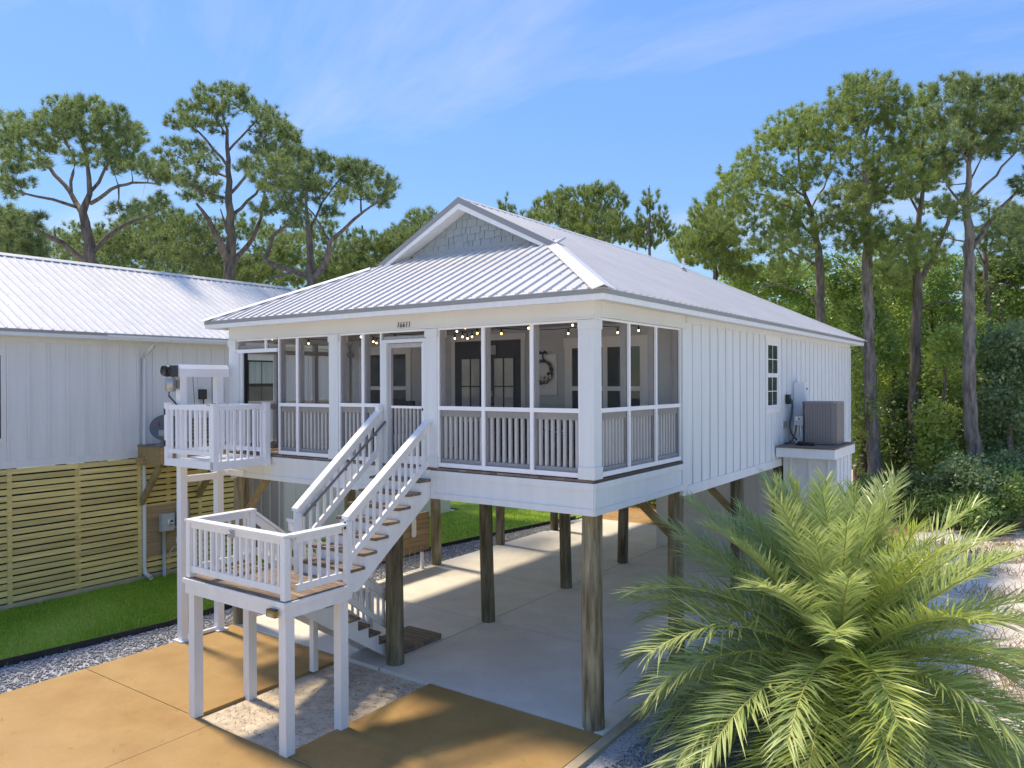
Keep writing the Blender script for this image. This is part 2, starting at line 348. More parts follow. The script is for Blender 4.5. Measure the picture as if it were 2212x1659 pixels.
# slab: cast in bays with joints between
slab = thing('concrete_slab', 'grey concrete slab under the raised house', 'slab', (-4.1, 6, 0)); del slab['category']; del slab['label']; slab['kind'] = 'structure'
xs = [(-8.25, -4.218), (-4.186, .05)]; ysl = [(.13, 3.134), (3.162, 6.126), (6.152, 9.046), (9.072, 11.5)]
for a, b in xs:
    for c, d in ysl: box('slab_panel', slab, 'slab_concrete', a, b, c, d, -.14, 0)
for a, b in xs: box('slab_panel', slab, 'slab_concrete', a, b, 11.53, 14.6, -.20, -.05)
apron = thing('concrete_driveway', 'x', 'x', (-4, -3, 0)); del apron['category']; del apron['label']; apron['kind'] = 'structure'
box('driveway_panel', apron, 'apron_concrete', -8.25, -5.06, -2.70, .115, -.13, -.012)
box('driveway_panel', apron, 'apron_concrete', -3.06, .05, -2.70, .115, -.13, -.012)
box('driveway_panel', apron, 'apron_concrete', -8.25, -4.62, -9.0, -2.712, -.13, -.012)
box('driveway_panel', apron, 'apron_concrete', -4.61, .05, -9.0, -2.712, -.13, -.012)
box('driveway_kerb', apron, 'kerb_concrete', .055, .20, -9.0, .115, -.16, -.02)
box('slab_kerb', slab, 'kerb_concrete', .055, .19, .13, 14.6, -.16, -.03)
pm('pit_sand', (.50, .42, .32), .95, .1, 7, col2=(.68, .60, .49), bump=.5, bs=9, big=.3, bigs=1.4, bigcol=(.42, .33, .24), grit=.12)
pit = sheet('sand_pit', 'pit_sand', [(-5.06, -2.7), (-3.06, -2.7), (-3.06, .13), (-5.06, .13)], -.065)

def stones(name, n, sampler, parent, s0, s1):
    P = sampler(n); n = len(P); s = NR.uniform(s0, s1, n)
    O = np.array([(1, 0, 0), (0, 1, 0), (-1, 0, 0), (0, -1, 0), (0, 0, 1), (0, 0, -1)], float)
    T = np.array([(0, 1, 4), (1, 2, 4), (2, 3, 4), (3, 0, 4), (1, 0, 5), (2, 1, 5), (3, 2, 5), (0, 3, 5)])
    A = NR.uniform(0, 6.28, n); ca, sa = np.cos(A), np.sin(A)
    V = O[None] * (s[:, None, None] * NR.uniform(.55, 1.25, (n, 6, 3))) * np.array([1, .8, .55])
    X = V[..., 0] * ca[:, None] - V[..., 1] * sa[:, None]; Y = V[..., 0] * sa[:, None] + V[..., 1] * ca[:, None]
    tilt = NR.uniform(-.5, .5, (n, 1)); Zz = V[..., 2] + X * tilt
    W_ = np.stack([X, Y, Zz], -1) + P[:, None]
    return npmesh(name, parent, 'stone_mix', W_.reshape(-1, 3), (T[None] + 6 * np.arange(n)[:, None, None]).reshape(-1, 3), np.repeat(NR.beta(2, 2.2, n), 8), kind='stuff')
EL = np.array(edge_line)
def s_left(n):
    y = NR.uniform(-6, 13.5, n); xe = np.interp(y, EL[:, 1], EL[:, 0]); x = NR.uniform(0, 1, n) * (-8.24 - xe - .03) + xe + .03
    return np.stack([x, y, np.full(n, -.068) + NR.uniform(0, .014, n)], 1)
def s_right(n):
    y = NR.uniform(-6.5, 6, n); x = NR.uniform(.21, 1, n) * np.interp(y, [-9, -4, 0, 4, 8], [1.25, 1.75, 2.0, 1.6, 1.35]) + NR.uniform(0, .1, n)
    x = np.maximum(x, .215)
    return np.stack([x, y, np.full(n, -.068) + NR.uniform(0, .014, n)], 1)
stones('gravel', 11000, s_left, None, .018, .040).__setitem__('label', 'grey crushed gravel between the lawn edging and the driveway')
stones('gravel', 13000, s_right, None, .014, .032).__setitem__('label', 'blue grey gravel along the right side of the driveway')
for o in bpy.data.objects:
    if o.name.startswith('gravel') and not o.name.startswith('gravel_bed'): o['category'] = 'gravel'
def blades(name, P, h0, h1, w, mat, lean=.45, label=None, cat=None):
    n = len(P); a = NR.uniform(0, 6.28, n); h = NR.uniform(h0, h1, n); dx, dy = np.cos(a), np.sin(a); b = NR.uniform(0, 6.28, n); l = NR.uniform(0, lean, n) * h
    V = np.stack([P + np.stack([dx * w, dy * w, 0 * dx], 1), P - np.stack([dx * w, dy * w, 0 * dx], 1), P + np.stack([np.cos(b) * l, np.sin(b) * l, h], 1)], 1)
    o = npmesh(name, None, mat, V.reshape(-1, 3), np.arange(3 * n).reshape(-1, 3), np.clip(NR.beta(2, 2, n) + .38 * np.sin(P[:, 0] * 1.7 + P[:, 1]) * np.sin(P[:, 1] * .8), 0, 1), kind='stuff')
    if label: o['label'] = label; o['category'] = cat
    return o
def g_strip(n, y0, y1, x0=-13.3):
    y = NR.uniform(y0, y1, n); xe = np.interp(y, EL[:, 1], EL[:, 0]); x = x0 + NR.uniform(0, 1, n) * (xe + .03 * np.sin(y * 7) - x0)
    return np.stack([x, y, np.full(n, -.058)], 1)
PB = np.concatenate([g_strip(62000, -5, 5), g_strip(26000, 5, 14), np.stack([NR.uniform(-24, -9, 22000), NR.uniform(13.6, 19.4, 22000), np.full(22000, -.058)], 1)])
blades('grass', PB, .03, .085, .007, 'grass_blade', label='bright green mown lawn between the neighbouring house and the gravel', cat='grass')
# black landscape edging strip
V = []; pts = edge_line
for x, y in pts: V += [(x - .012, y, -.10), (x + .012, y, -.10), (x + .012, y, .05 + .012 * math.sin(y * 3)), (x - .012, y, .05 + .012 * math.sin(y * 3))]
Fe = []
for i in range(len(pts) - 1):
    for a in range(4): Fe.append((4 * i + a, 4 * i + (a + 1) % 4, 4 * i + 4 + (a + 1) % 4, 4 * i + 4 + a))
Fe += [(0, 3, 2, 1), tuple(4 * (len(pts) - 1) + k for k in range(4))]
tag(mesh('lawn_edging', None, 'edging_black', V, Fe), 'black plastic lawn edging strip running beside the gravel', 'edging')
# litter in the sand pit and dry weeds on the open sand
def litter(name, n, sampler, mat, label, l0, l1, w, zr=.012):
    P = sampler(n); a = NR.uniform(0, 6.28, n); l = NR.uniform(l0, l1, n); d = np.stack([np.cos(a), np.sin(a), NR.uniform(-.1, zr * 20, n)], 1) * l[:, None]; s = np.stack([-np.sin(a), np.cos(a), 0 * a], 1) * w
    V = np.stack([P - s, P + s, P + d + s * .5, P + d - s * .5], 1)
    o = npmesh(name, None, mat, V.reshape(-1, 3), np.arange(4 * n).reshape(-1, 4), kind='stuff'); o['label'] = label; o['category'] = 'litter'; return o
def s_pit(n):
    x = NR.uniform(-5.0, -3.1, n); y = NR.uniform(-2.62, .05, n)
    k = n // 4; cx = NR.choice([-3.35, -4.7, -3.9, -3.5], k, p=[.5, .2, .15, .15]); cy = np.where(cx == -3.35, -.25, np.where(cx == -4.7, -2.2, -1.2))
    x[:k] = cx + NR.randn(k) * .16; y[:k] = cy + NR.randn(k) * .16; x = np.clip(x, -5.03, -3.09); y = np.clip(y, -2.66, .09)
    return np.stack([x, y, np.full(n, -.058)], 1)
litter('leaf_litter', 750, s_pit, 'litter', 'dark twigs and leaf scraps scattered in the sand pit under the landing', .015, .07, .004)
def s_weed(n):
    c = np.array([(3.9, 17.5), (2.6, 16.2), (5.5, 12.5), (6.2, 9.8), (7.5, 14.5), (4.6, 15.4), (8.5, 11), (3.2, 19.3), (5, 19.4), (7.2, 18.4), (4.0, 11.2), (4.4, 7.4), (3.6, 13.6), (4.7, 4.6), (5.0, 9.4), (3.4, 15.9), (4.3, 5.6)]); k = NR.randint(0, len(c), n)
    P = c[k] + NR.randn(n, 2) * np.array([.55, .35]); return np.stack([P[:, 0], P[:, 1], np.full(n, -.06)], 1)
litter('dry_weeds', 5200, s_weed, 'dry_weed', 'brown dry weeds in patches on the open sand right of the palm', .05, .28, .009, .06)

def s_paving(n):
    return np.stack([NR.uniform(-8.2, 0, n), NR.uniform(-8, 9, n), np.full(n, .004)], 1)
def s_pave(n):
    P = s_paving(n * 2); ins = (P[:, 0] > -5.1) & (P[:, 0] < -3.0) & (P[:, 1] > -2.75) & (P[:, 1] < .15); return P[~ins][:n]
litter('fallen_needles', 420, s_pave, 'dry_weed', 'few brown pine needles and leaf bits blown over the driveway and slab', .02, .09, .004, .0)
# ================================================================== raised house
H = thing('raised_house', 'white raised beach house with screened porch and ribbed metal roof on timber piles', 'house', (-4.1, 6, 0))
ZF, ZB, ZS = 3.45, 2.97, 5.87            # porch floor, band bottom, soffit
XL, YP, YB = -8.16, 3.06, 15.95          # left side, porch back wall, rear wall
# --- piles
for px0 in (-.17, -4.2, -8.2):
    for j, py in enumerate((.27, 3.15, 6.15, 9.06, 12.0)):
        px = px0
        r0 = .152 if j == 0 and px > -1 else (.15 if j == 0 else .135)
        P = []; Rr = []
        if j == 0 and px == -4.2: px, py = -4.11, .44
        sx, sy = rnd.uniform(-.03, .03), rnd.uniform(-.03, .03)
        for k in range(9):
            t = k / 8; P.append((px + sx * math.sin(3 * t + px), py + sy * math.sin(2.4 * t + py), -.06 + t * 3.06)); Rr.append(r0 * (1.03 - .08 * t) * (1 + rnd.uniform(-.025, .025)))
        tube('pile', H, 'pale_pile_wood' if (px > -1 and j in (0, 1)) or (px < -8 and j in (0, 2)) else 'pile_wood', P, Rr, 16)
for p, q in (((-.17, 3.2, 2.05), (-1.25, 3.2, 2.99)), ((-8.2, .33, 2.1), (-7.35, .33, 2.99)), ((-4.2, 3.2, 2.55), (-4.75, 3.2, 2.99)), ((-.17, 6.2, 2.05), (-1.2, 6.2, 2.99)), ((-4.2, .33, 2.45), (-3.7, .33, 2.99))):
    beam('brace', H, 'brace_wood', p, q, .05, .14)
# --- floor framing and band
box('floor_deck', H, 'soffit_paint', XL + .05, -.05, .05, YB - .05, 2.99, 3.40)
def framed_band(x0, x1, y0, y1, nrm):
    """band board with a raised border, on the front (nrm='y') or the side (nrm='x')"""
    if nrm == 'y':
        box('band_board', H, 'wall_paint', x0, x1, y0, y0 + .03, ZB, 3.40)
        for a, b, c, d in ((x0, x1, 3.31, 3.405), (x0, x1, ZB - .004, ZB + .085), (x0, x0 + .09, ZB + .087, 3.308), (x1 - .09, x1, ZB + .087, 3.308)):
            box('band_trim', H, 'wall_paint', a, b, y0 - .018, y0 - .001, c, d)
    else:
        box('band_board', H, 'wall_paint', x0, x0 - .03, y0 + .032, y1, ZB, 3.40)
        for a, b, c, d in ((y0, y1, 3.31, 3.405), (y0, y1, ZB - .004, ZB + .085), (y0, y0 + .09, ZB + .087, 3.308), (y1 - .09, y1, ZB + .087, 3.308)):
            box('band_trim', H, 'wall_paint', x0 + .001, x0 + .018, a, b, c, d)
framed_band(XL, -3.97, 0, 0, 'y'); framed_band(-2.90, 0, 0, 0, 'y'); framed_band(0, 0, 0, YP, 'x')
box('band_board', H, 'wall_paint', -3.968, -2.902, 0, .03, ZB, 3.40)
box('band_board', H, 'wall_paint', XL, XL + .03, .032, YB, 2.90, 3.40)
# porch floor boards
k = 0; x = XL + .02
while x < -.01:
    x1 = min(x + .139, -.004)
    box('floor_board', H, 'deck_wood', x, x1, -.008, YP - .02, 3.416, 3.45); x += .145
box('floor_edge', H, 'deck_edge', -.003, .008, -.008, YP - .02, 3.418, 3.448)
# --- columns
for i, (a, b) in enumerate(((XL, -7.95), (-5.25, -5.03), (-3.0, -2.78), (-.22, 0))):
    c = box('column', H, 'wall_paint', a, b, 0.0, .2, 3.451, 5.62)
    box('column_cap', c, 'wall_paint', a - .018, b + .018, -.018, .218, 5.49, 5.618)
    box('column_base', c, 'wall_paint', a - .018, b + .018, -.018, .218, 3.453, 3.62)
# --- header beam round the porch
box('header_beam', H, 'beam_paint', XL, 0, -.004, .22, 5.622, ZS)
box('header_beam', H, 'beam_paint', -.22, .004, .222, YP, 5.66, ZS)
box('header_beam', H, 'beam_paint', XL - .003, XL + .2, .222, YP, 5.622, ZS)
box('header_trim', H, 'beam_paint', XL, .012, -.020, -.005, 5.624, 5.645)
box('header_trim', H, 'beam_paint', .006, .022, .0, YP + .12, 5.662, 5.685)
# --- thin white screen frames, screens and the grey railing behind
def fbar(a, b, z0, z1): box('screen_frame', H, 'vinyl_white', a, b, .018, .05, z0, z1)
def gbar(a, b, z0, z1, y0=.062, y1=.15): return box('porch_stud', H, 'grey_frame', a, b, y0, y1, z0, z1)
def scr(a, b, z0, z1):
    mesh('screen', H, 'screen_mesh', [(a, .054, z0), (b, .054, z0), (b, .054, z1), (a, .054, z1)], [(0, 1, 2, 3)])
def front_bay(x0, x1, mull, rail=4.38, bal=True):
    ed = [x0] + mull + [x1]
    fbar(x0, x0 + .03, 3.465, 5.62); fbar(x1 - .03, x1, 3.465, 5.62)
    for mxx in mull: fbar(mxx - .028, mxx + .028, 3.465, 5.62)
    for a, b in zip(ed[:-1], ed[1:]):
        ai = a + (.03 if a == x0 else .028); bi = b - (.03 if b == x1 else .028)
        fbar(ai, bi, 5.59, 5.62); fbar(ai, bi, rail - .03, rail + .03); fbar(ai, bi, 3.465, 3.53)
        scr(ai, bi, 3.531, rail - .031); scr(ai, bi, rail + .031, 5.589)
    for e in ed:
        gbar(max(x0, e - .045), min(x1, e + .05), 3.452, 5.60)
    for a, b in zip(ed[:-1], ed[1:]):
        a += .052; b -= .047
        gbar(a, b, rail - .13, rail - .03); gbar(a, b, 3.50, 3.59)
        nb = max(2, int(round((b - a) / .105)))
        for k in range(nb):
            xx = a + (k + .5) * (b - a) / nb
            box('porch_baluster', H, 'baluster_lit_grey', xx - .021, xx + .021, .085, .127, 3.592, rail - .132)
front_bay(-2.78, -.22, [-1.89, -1.02])
front_bay(-5.03, -4.0, [-4.44], 4.40)
front_bay(-6.67, -5.25, [-6.14])
# screen door at the head of the stairs
D = link('screen_door', None, None, H, (-3.5, .03, ZF)); D.empty_display_size = .1
for a, b, c, d in ((-4.0, -3.87, ZF + .003, 5.42), (-3.06, -3.002, ZF + .003, 5.42), (-4.0, -3.002, 5.42, 5.475)): box('door_jamb', D, 'wall_paint', a, b, .0, .16, c, d)
for a, b, c, d in ((-3.868, -3.80, 3.47, 5.41), (-3.13, -3.064, 3.47, 5.41), (-3.798, -3.132, 5.34, 5.41), (-3.798, -3.132, 4.36, 4.40), (-3.798, -3.132, 3.47, 3.60)): box('door_rail', D, 'vinyl_white' if c == 4.36 or c == 3.47 and a > -3.8 else 'grey_frame', a, b, .04, .075, c, d)
for k in range(8):
    xx = -3.798 + (k + .5) * .666 / 8; box('porch_baluster', D, 'baluster_lit_grey', xx - .018, xx + .018, .085, .12, 3.60, 4.36)
mesh('screen', D, 'screen_mesh', [(-3.8, .052, 3.6), (-3.13, .052, 3.6), (-3.13, .052, 5.34), (-3.8, .052, 5.34)], [(0, 1, 2, 3)])
box('pull_handle', D, 'black_plastic', -3.115, -3.10, .025, .04, 4.33, 4.37)
fbar(-4.0, -3.002, 5.59, 5.62); gbar(-4.0, -3.002, 5.476, 5.53); scr(-3.99, -3.01, 5.53, 5.589)
# gate opening towards the lift
fbar(-7.95, -6.70, 5.36, 5.43); fbar(-7.95, -6.70, 5.59, 5.62); fbar(-7.07, -7.02, 5.43, 5.59); gbar(-7.95, -6.72, 5.44, 5.50)
scr(-7.94, -7.07, 5.43, 5.59); scr(-7.02, -6.70, 5.43, 5.59)
for a, b in ((-7.95, -7.86), (-7.858, -7.77)): box('gate_jamb', H, 'wall_paint', a, b, .0 if a < -7.9 else .03, .15, ZF + .003, 5.36)
box('gate_jamb', H, 'black_plastic', -7.768, -7.74, .06, .13, ZF + .003, 5.36)
# right side of the porch
def side_frame(x, y0, y1, mull, sgn, top=5.62, mat='vinyl_white', rail=4.38):
    ed = [y0] + mull + [y1]
    def f(c0, c1, z0, z1): box('screen_frame', H, mat, x - sgn * .018, x - sgn * .05, c0, c1, z0, z1)
    def s(c0, c1, z0, z1): box('porch_stud', H, 'grey_frame', x - sgn * .062, x - sgn * .15, c0, c1, z0, z1)
    f(y0, y0 + .03, 3.465, top); f(y1 - .03, y1, 3.465, top)
    for mm in mull: f(mm - .028, mm + .028, 3.465, top)
    for a, b in zip(ed[:-1], ed[1:]):
        ai = a + (.03 if a == y0 else .028); bi = b - (.03 if b == y1 else .028)
        f(ai, bi, top - .03, top); f(ai, bi, rail - .03, rail + .03); f(ai, bi, 3.465, 3.53)
        xx = x - sgn * .054
        for z0, z1 in ((3.531, rail - .031), (rail + .031, top - .031)):
            mesh('screen', H, 'screen_mesh', [(xx, ai, z0), (xx, bi, z0), (xx, bi, z1), (xx, ai, z1)], [(0, 1, 2, 3)])
    for e in ed: s(max(y0, e - .045), min(y1, e + .05), 3.452, top)
    for a, b in zip(ed[:-1], ed[1:]):
        a += .052; b -= .047
        s(a, b, rail - .13, rail - .03); s(a, b, 3.50, 3.59)
        nb = int(round((b - a) / .105))
        for k in range(nb):
            yy = a + (k + .5) * (b - a) / nb
            box('porch_baluster', H, 'baluster_lit_grey', x - sgn * .085, x - sgn * .127, yy - .021, yy + .021, 3.592, rail - .132)
side_frame(0, .222, YP - .07, [1.11, 2.04], 1, 5.655)
side_frame(XL, .222, YP - .02, [1.05, 2.05], -1, 5.62)
box('porch_stud', H, 'grey_frame', XL + .16, XL + .25, .222, YP - .02, 5.36, 5.45)
# --- house front wall inside the porch: lap siding boards, double door, windows
WN = {'l': (-7.62, -6.25, 3.98, 5.43), 'r': (-2.2, -.74, 3.98, 5.43)}
DX0, DX1, DZ = -4.92, -3.28, 5.60
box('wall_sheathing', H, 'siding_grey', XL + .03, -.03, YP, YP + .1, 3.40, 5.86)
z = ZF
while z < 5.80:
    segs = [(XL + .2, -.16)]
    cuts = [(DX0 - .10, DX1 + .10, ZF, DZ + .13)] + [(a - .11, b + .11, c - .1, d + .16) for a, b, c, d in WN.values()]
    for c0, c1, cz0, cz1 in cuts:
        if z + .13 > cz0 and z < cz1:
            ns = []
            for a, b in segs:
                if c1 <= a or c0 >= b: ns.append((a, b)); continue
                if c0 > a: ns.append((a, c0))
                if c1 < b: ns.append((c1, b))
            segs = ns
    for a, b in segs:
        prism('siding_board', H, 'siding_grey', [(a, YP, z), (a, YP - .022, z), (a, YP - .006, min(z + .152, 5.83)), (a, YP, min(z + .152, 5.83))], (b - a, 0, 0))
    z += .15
def win_y(name, x0, x1, z0, z1, yf, frame='white_paint', two=True, glass='window_glass'):
    """double-hung window set in a wall facing -y"""
    w = link(name, None, None, H, ((x0 + x1) / 2, yf, z0)); w.empty_display_size = .1
    for a, b, c, d in ((x0 - .1, x0, z0, z1), (x1, x1 + .1, z0, z1), (x0 - .12, x1 + .12, z1, z1 + .15), (x0 - .12, x1 + .12, z0 - .09, z0)): box('casing', w, frame, a, b, yf - .04, yf - .002, c, d)
    n = 2 if two else 1; wd = (x1 - x0) / n
    for i in range(n):
        a, b = x0 + i * wd, x0 + (i + 1) * wd; zm = (z0 + z1) / 2 - .05
        for c, d in ((z0, zm), (zm, z1)):
            for p in ((a, a + .045, c, d), (b - .045, b, c, d), (a + .045, b - .045, d - .04, d), (a + .045, b - .045, c, c + .04)): box('sash', w, frame, p[0], p[1], yf - .03, yf - .003, p[2], p[3])
            mesh('pane', w, glass, [(a + .045, yf - .012, c + .04), (b - .045, yf - .012, c + .04), (b - .045, yf - .012, d - .04), (a + .045, yf - .012, d - .04)], [(0, 1, 2, 3)])
    return w
for a, b, c, d in WN.values(): win_y('porch_window', a, b, c, d, YP)
DD = link('double_door', None, None, H, (-4.1, YP, ZF)); DD.empty_display_size = .1
for a, b, c, d in ((DX0 - .09, DX0, ZF, DZ), (DX1, DX1 + .09, ZF, DZ), (DX0 - .1, DX1 + .1, DZ, DZ + .12)): box('casing', DD, 'white_paint', a, b, YP - .04, YP - .002, c, d)
xm = (DX0 + DX1) / 2
for a, b in ((DX0, xm - .004), (xm + .004, DX1)):
    lf = box('door_leaf', DD, 'door_navy', a, b, YP - .035, YP - .003, ZF, DZ)
    c0 = (a + b) / 2; gx0, gx1 = c0 - .235, c0 + .235
    for p in ((gx0 - .03, gx1 + .03, 5.24, 5.27), (gx0 - .03, gx1 + .03, 3.95, 3.98), (gx0 - .03, gx0, 3.98, 5.24), (gx1, gx1 + .03, 3.98, 5.24), (c0 - .012, c0 + .012, 3.98, 5.24), (gx0, c0 - .0125, 4.68, 4.704), (c0 + .0125, gx1, 4.68, 4.704)): box('muntin', lf, 'door_navy', p[0], p[1], YP - .052, YP - .036, p[2], p[3])
    for u0, u1 in ((gx0, c0 - .012), (c0 + .012, gx1)):
        for v0, v1 in ((3.98, 4.68), (4.704, 5.24)): mesh('pane', lf, 'door_glass', [(u0, YP - .039, v0), (u1, YP - .039, v0), (u1, YP - .039, v1), (u0, YP - .039, v1)], [(0, 1, 2, 3)])
box('lock', DD, 'brass', -4.0, -3.95, YP - .06, YP - .036, 4.50, 4.60)
tube('knob', DD, 'steel', [(-3.98, YP - .036, 4.38), (-3.98, YP - .075, 4.38), (-3.98, YP - .09, 4.38)], [.018, .034, .02], 10)
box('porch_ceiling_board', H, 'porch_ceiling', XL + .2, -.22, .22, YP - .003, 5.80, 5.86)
# --- main walls: board and batten
WB = 2.86
box('wall', H, 'wall_paint', -.08, -.004, YP - .06, YB, 3.402, ZS)
box('wall', H, 'wall_paint', -.08, -.005, YP + .01, YB, WB, 3.401)
box('wall', H, 'wall_paint', XL, XL + .08, YP, YB, 2.90, ZS); box('wall', H, 'wall_paint', XL + .08, -.08, YB - .08, YB, WB, ZS)
box('corner_board', H, 'wall_paint', -.003, .016, YP - .06, YP + .11, 2.865, 5.655); box('corner_board', H, 'wall_paint', -.003, .018, YB - .10, YB + .01, WB, 5.76)
box('wall_trim', H, 'wall_paint', -.003, .02, YP + .111, YB - .101, WB - .004, WB + .16); box('wall_trim', H, 'wall_paint', -.003, .02, YP + .112, YB - .101, 5.76, ZS - .002)
y = YP + .40
while y < YB - .15:
    z0, z1 = WB + .161, 5.759
    if 7.35 < y < 8.6: box('batten', H, 'wall_paint', -.003, .017, y - .022, y + .022, z0, 4.06)
    else: box('batten', H, 'wall_paint', -.003, .017, y - .022, y + .022, z0, z1)
    y += .4064
# side window
SW = link('side_window', None, None, H, (0, 8.0, 4.1)); SW.empty_display_size = .1
y0, y1, z0, z1 = 7.60, 8.40, 4.20, 5.60
for a, b, c, d in ((y0 - .09, y0, z0, z1), (y1, y1 + .09, z0, z1), (y0 - .12, y1 + .12, z1, z1 + .17), (y0 - .1, y1 + .1, z0 - .13, z0 - .03), (y0 - .12, y1 + .12, z0 - .03, z0)): box('casing', SW, 'white_paint', -.002, .03 if c != z0 - .03 else .05, a, b, c, d)
zm = 4.90
for c, d, xo in ((z0, zm, .012), (zm, z1, .02)):
    for a, b, e, f in ((y0, y0 + .05, c, d), (y1 - .05, y1, c, d), (y0 + .05, y1 - .05, d - .045, d), (y0 + .05, y1 - .05, c, c + .045)): box('sash', SW, 'vinyl_white', -.002, xo, a, b, e, f)
    mesh('pane', SW, 'window_glass', [(xo - .008, y0 + .05, c + .045), (xo - .008, y1 - .05, c + .045), (xo - .008, y1 - .05, d - .045), (xo - .008, y0 + .05, d - .045)], [(0, 1, 2, 3)])
    box('muntin', SW, 'vinyl_white', -.001, xo - .004, (y0 + y1) / 2 - .009, (y0 + y1) / 2 + .009, c + .046, d - .046); 
    box('muntin', SW, 'vinyl_white', -.001, xo - .0045, y0 + .052, y1 - .052, (c + d) / 2 - .009, (c + d) / 2 + .009)
# --- storage room under the rear and the air conditioner deck
for nm, a in (('storage_wall', (-4.4, -.3, 11.55, 11.65, -.05, 2.95)), ('storage_wall', (-4.4, -4.3, 11.652, 15.6, -.05, 2.95))): box(nm, H, 'neighbour_paint', *a)
for k in range(10): box('batten', H, 'neighbour_paint', -4.39 + k * .42, -4.35 + k * .42, 11.53, 11.549, -.04, 2.9)
box('storage_wall', H, 'wall_paint', .06, 1.18, 8.62, 10.15, -.09, 3.08)
for k in range(5): box('batten', H, 'wall_paint', 1.181, 1.198, 8.63 + k * .365, 8.67 + k * .365, -.08, 3.07)
for k in range(3): box('batten', H, 'wall_paint', .2 + k * .4, .24 + k * .4, 8.602, 8.619, -.08, 3.07)
AD = link('equipment_deck', None, None, H, (.6, 9.2, 3.3)); AD.empty_display_size = .1
for p in ((.02, 1.25, 8.2, 8.24), (1.21, 1.25, 8.242, 10.2), (.02, 1.25, 10.202, 10.24)): box('rim_board', AD, 'white_paint', p[0], p[1], p[2], p[3], 3.09, 3.295)
box('deck_underside', AD, 'soffit_paint', .03, 1.205, 8.245, 10.195, 3.10, 3.285)
yy = 8.18
while yy < 10.2: box('floor_board', AD, 'deck_wood', .02, 1.262, yy, yy + .135, 3.297, 3.33); yy += .14
# --- house number
cu = bpy.data.curves.new('house_number', 'FONT'); cu.body = '16611'; cu.size = .132; cu.extrude = .006; cu.offset = -.0022; cu.shear = .28; cu.space_character = 1.28; cu.align_x = 'CENTER'
tmp = bpy.data.objects.new('tmp', cu); COL.objects.link(tmp); dg = bpy.context.evaluated_depsgraph_get()
nm = bpy.data.meshes.new_from_object(tmp.evaluated_get(dg)); bpy.data.objects.remove(tmp)
nm.transform(Matrix.Rotation(R(90), 4, 'X') @ Matrix.Diagonal((.72, 1, 1, 1))); nm.materials.clear()
link('house_number', nm, 'number_black', H, (-3.47, -.012, 5.662))

# ------------------------------------------------------------------ metal roofs
ZE = 5.985
def roof_plane(root, P, u0, u1, vmax, breaks, mat, pw=.916, rib=.229, off=0.0, rib_seal=True):
    """ribbed metal panels on a plane P(u,v)->xyz; vmax(u) is the upper limit"""
    P0 = np.array(P(0, 0), float); du = np.array(P(1, 0)) - P0; dv = np.array(P(0, 1)) - P0
    nrm = np.cross(du, dv); nrm /= np.linalg.norm(nrm)
    if nrm[2] < 0: nrm = -nrm
    u = u0; eps = 1e-4
    while u < u1 - .02:
        ub = min(u + pw, u1); V = []; Fc = []
        us = sorted(set([u + eps, ub - eps] + [b + s * eps for b in breaks for s in (-1, 1) if u < b < ub]))
        pts = [(us[0], 0), (us[-1], 0)] + [(q, vmax(q)) for q in us[::-1]]
        if max(p[1] for p in pts) > .01:
            for q, v in pts: V.append(np.array(P(q, v)))
            n = len(V); Fc.append(tuple(range(n)))
            for q, v in pts: V.append(np.array(P(q, v)) - nrm * .012)
            Fc.append(tuple(range(n, 2 * n))[::-1]); Fc += [(i, (i + 1) % n, n + (i + 1) % n, n + i) for i in range(n)]
            q = u + rib / 2
            while q < ub:
                v = vmax(q)
                if v > .08:
                    b = len(V)
                    for vv in (-.012, v):
                        for a, h in ((-.032, .001), (-.014, .026), (.014, .026), (.032, .001)): V.append(np.array(P(q + a, vv)) + nrm * h)
                    for a in range(3): Fc.append((b + a, b + a + 1, b + 5 + a, b + 4 + a))
                    Fc.append((b + 3, b + 2, b + 1, b)); Fc.append((b + 4, b + 5, b + 6, b + 7))
                q += rib
            mesh('roof_panel', root, mat, V, Fc)
        u = ub
def screws(root, P, u0, u1, vmax, rows, rib=.229, mat='trim_metal'):
    P0 = np.array(P(0, 0), float); du = np.array(P(1, 0)) - P0; dv = np.array(P(0, 1)) - P0; nrm = np.cross(du, dv); nrm /= np.linalg.norm(nrm); nrm = nrm if nrm[2] > 0 else -nrm
    dvn = dv / np.linalg.norm(dv); dun = du / np.linalg.norm(du); V = []; Fc = []
    q = u0 + rib * .5 + .055
    while q < u1:
        for v in rows:
            if v < vmax(q) - .1:
                c = np.array(P(q, v)) + nrm * .001; b = len(V)
                for a, e in ((-1, -1), (1, -1), (1, 1), (-1, 1)): V.append(c + dun * a * .008 + dvn * e * .008)
                V.append(c + nrm * .011); Fc += [(b, b + 1, b + 4), (b + 1, b + 2, b + 4), (b + 2, b + 3, b + 4), (b + 3, b, b + 4)]
        q += rib
    o = mesh('roof_screws', root, mat, V, Fc, kind='stuff'); return o
def cap(name, root, mat, p, q, w, d1, d2, lift=.034):
    """bent flashing along the line p-q with wings along d1 and d2"""
    p, q, d1, d2 = [Vector(v) for v in (p, q, d1, d2)]; up = Vector((0, 0, lift)); t = Vector((0, 0, -.012))
    V = []
    for c in (p, q): V += [c + up + d1.normalized() * w, c + up * 1.25, c + up + d2.normalized() * w]
    V += [v + t for v in V]
    Fc = [(0, 1, 4, 3), (1, 2, 5, 4), (6, 9, 10, 7), (7, 10, 11, 8), (0, 3, 9, 6), (2, 8, 11, 5), (0, 6, 7, 1), (1, 7, 8, 2), (3, 4, 10, 9), (4, 5, 11, 10)]
    return mesh(name, root, mat, V, Fc)
EX0, EX1, EY0, EY1 = -8.45, .35, -.35, 16.25
RX = (EX0 + EX1) / 2; KS, KF = .508, .469
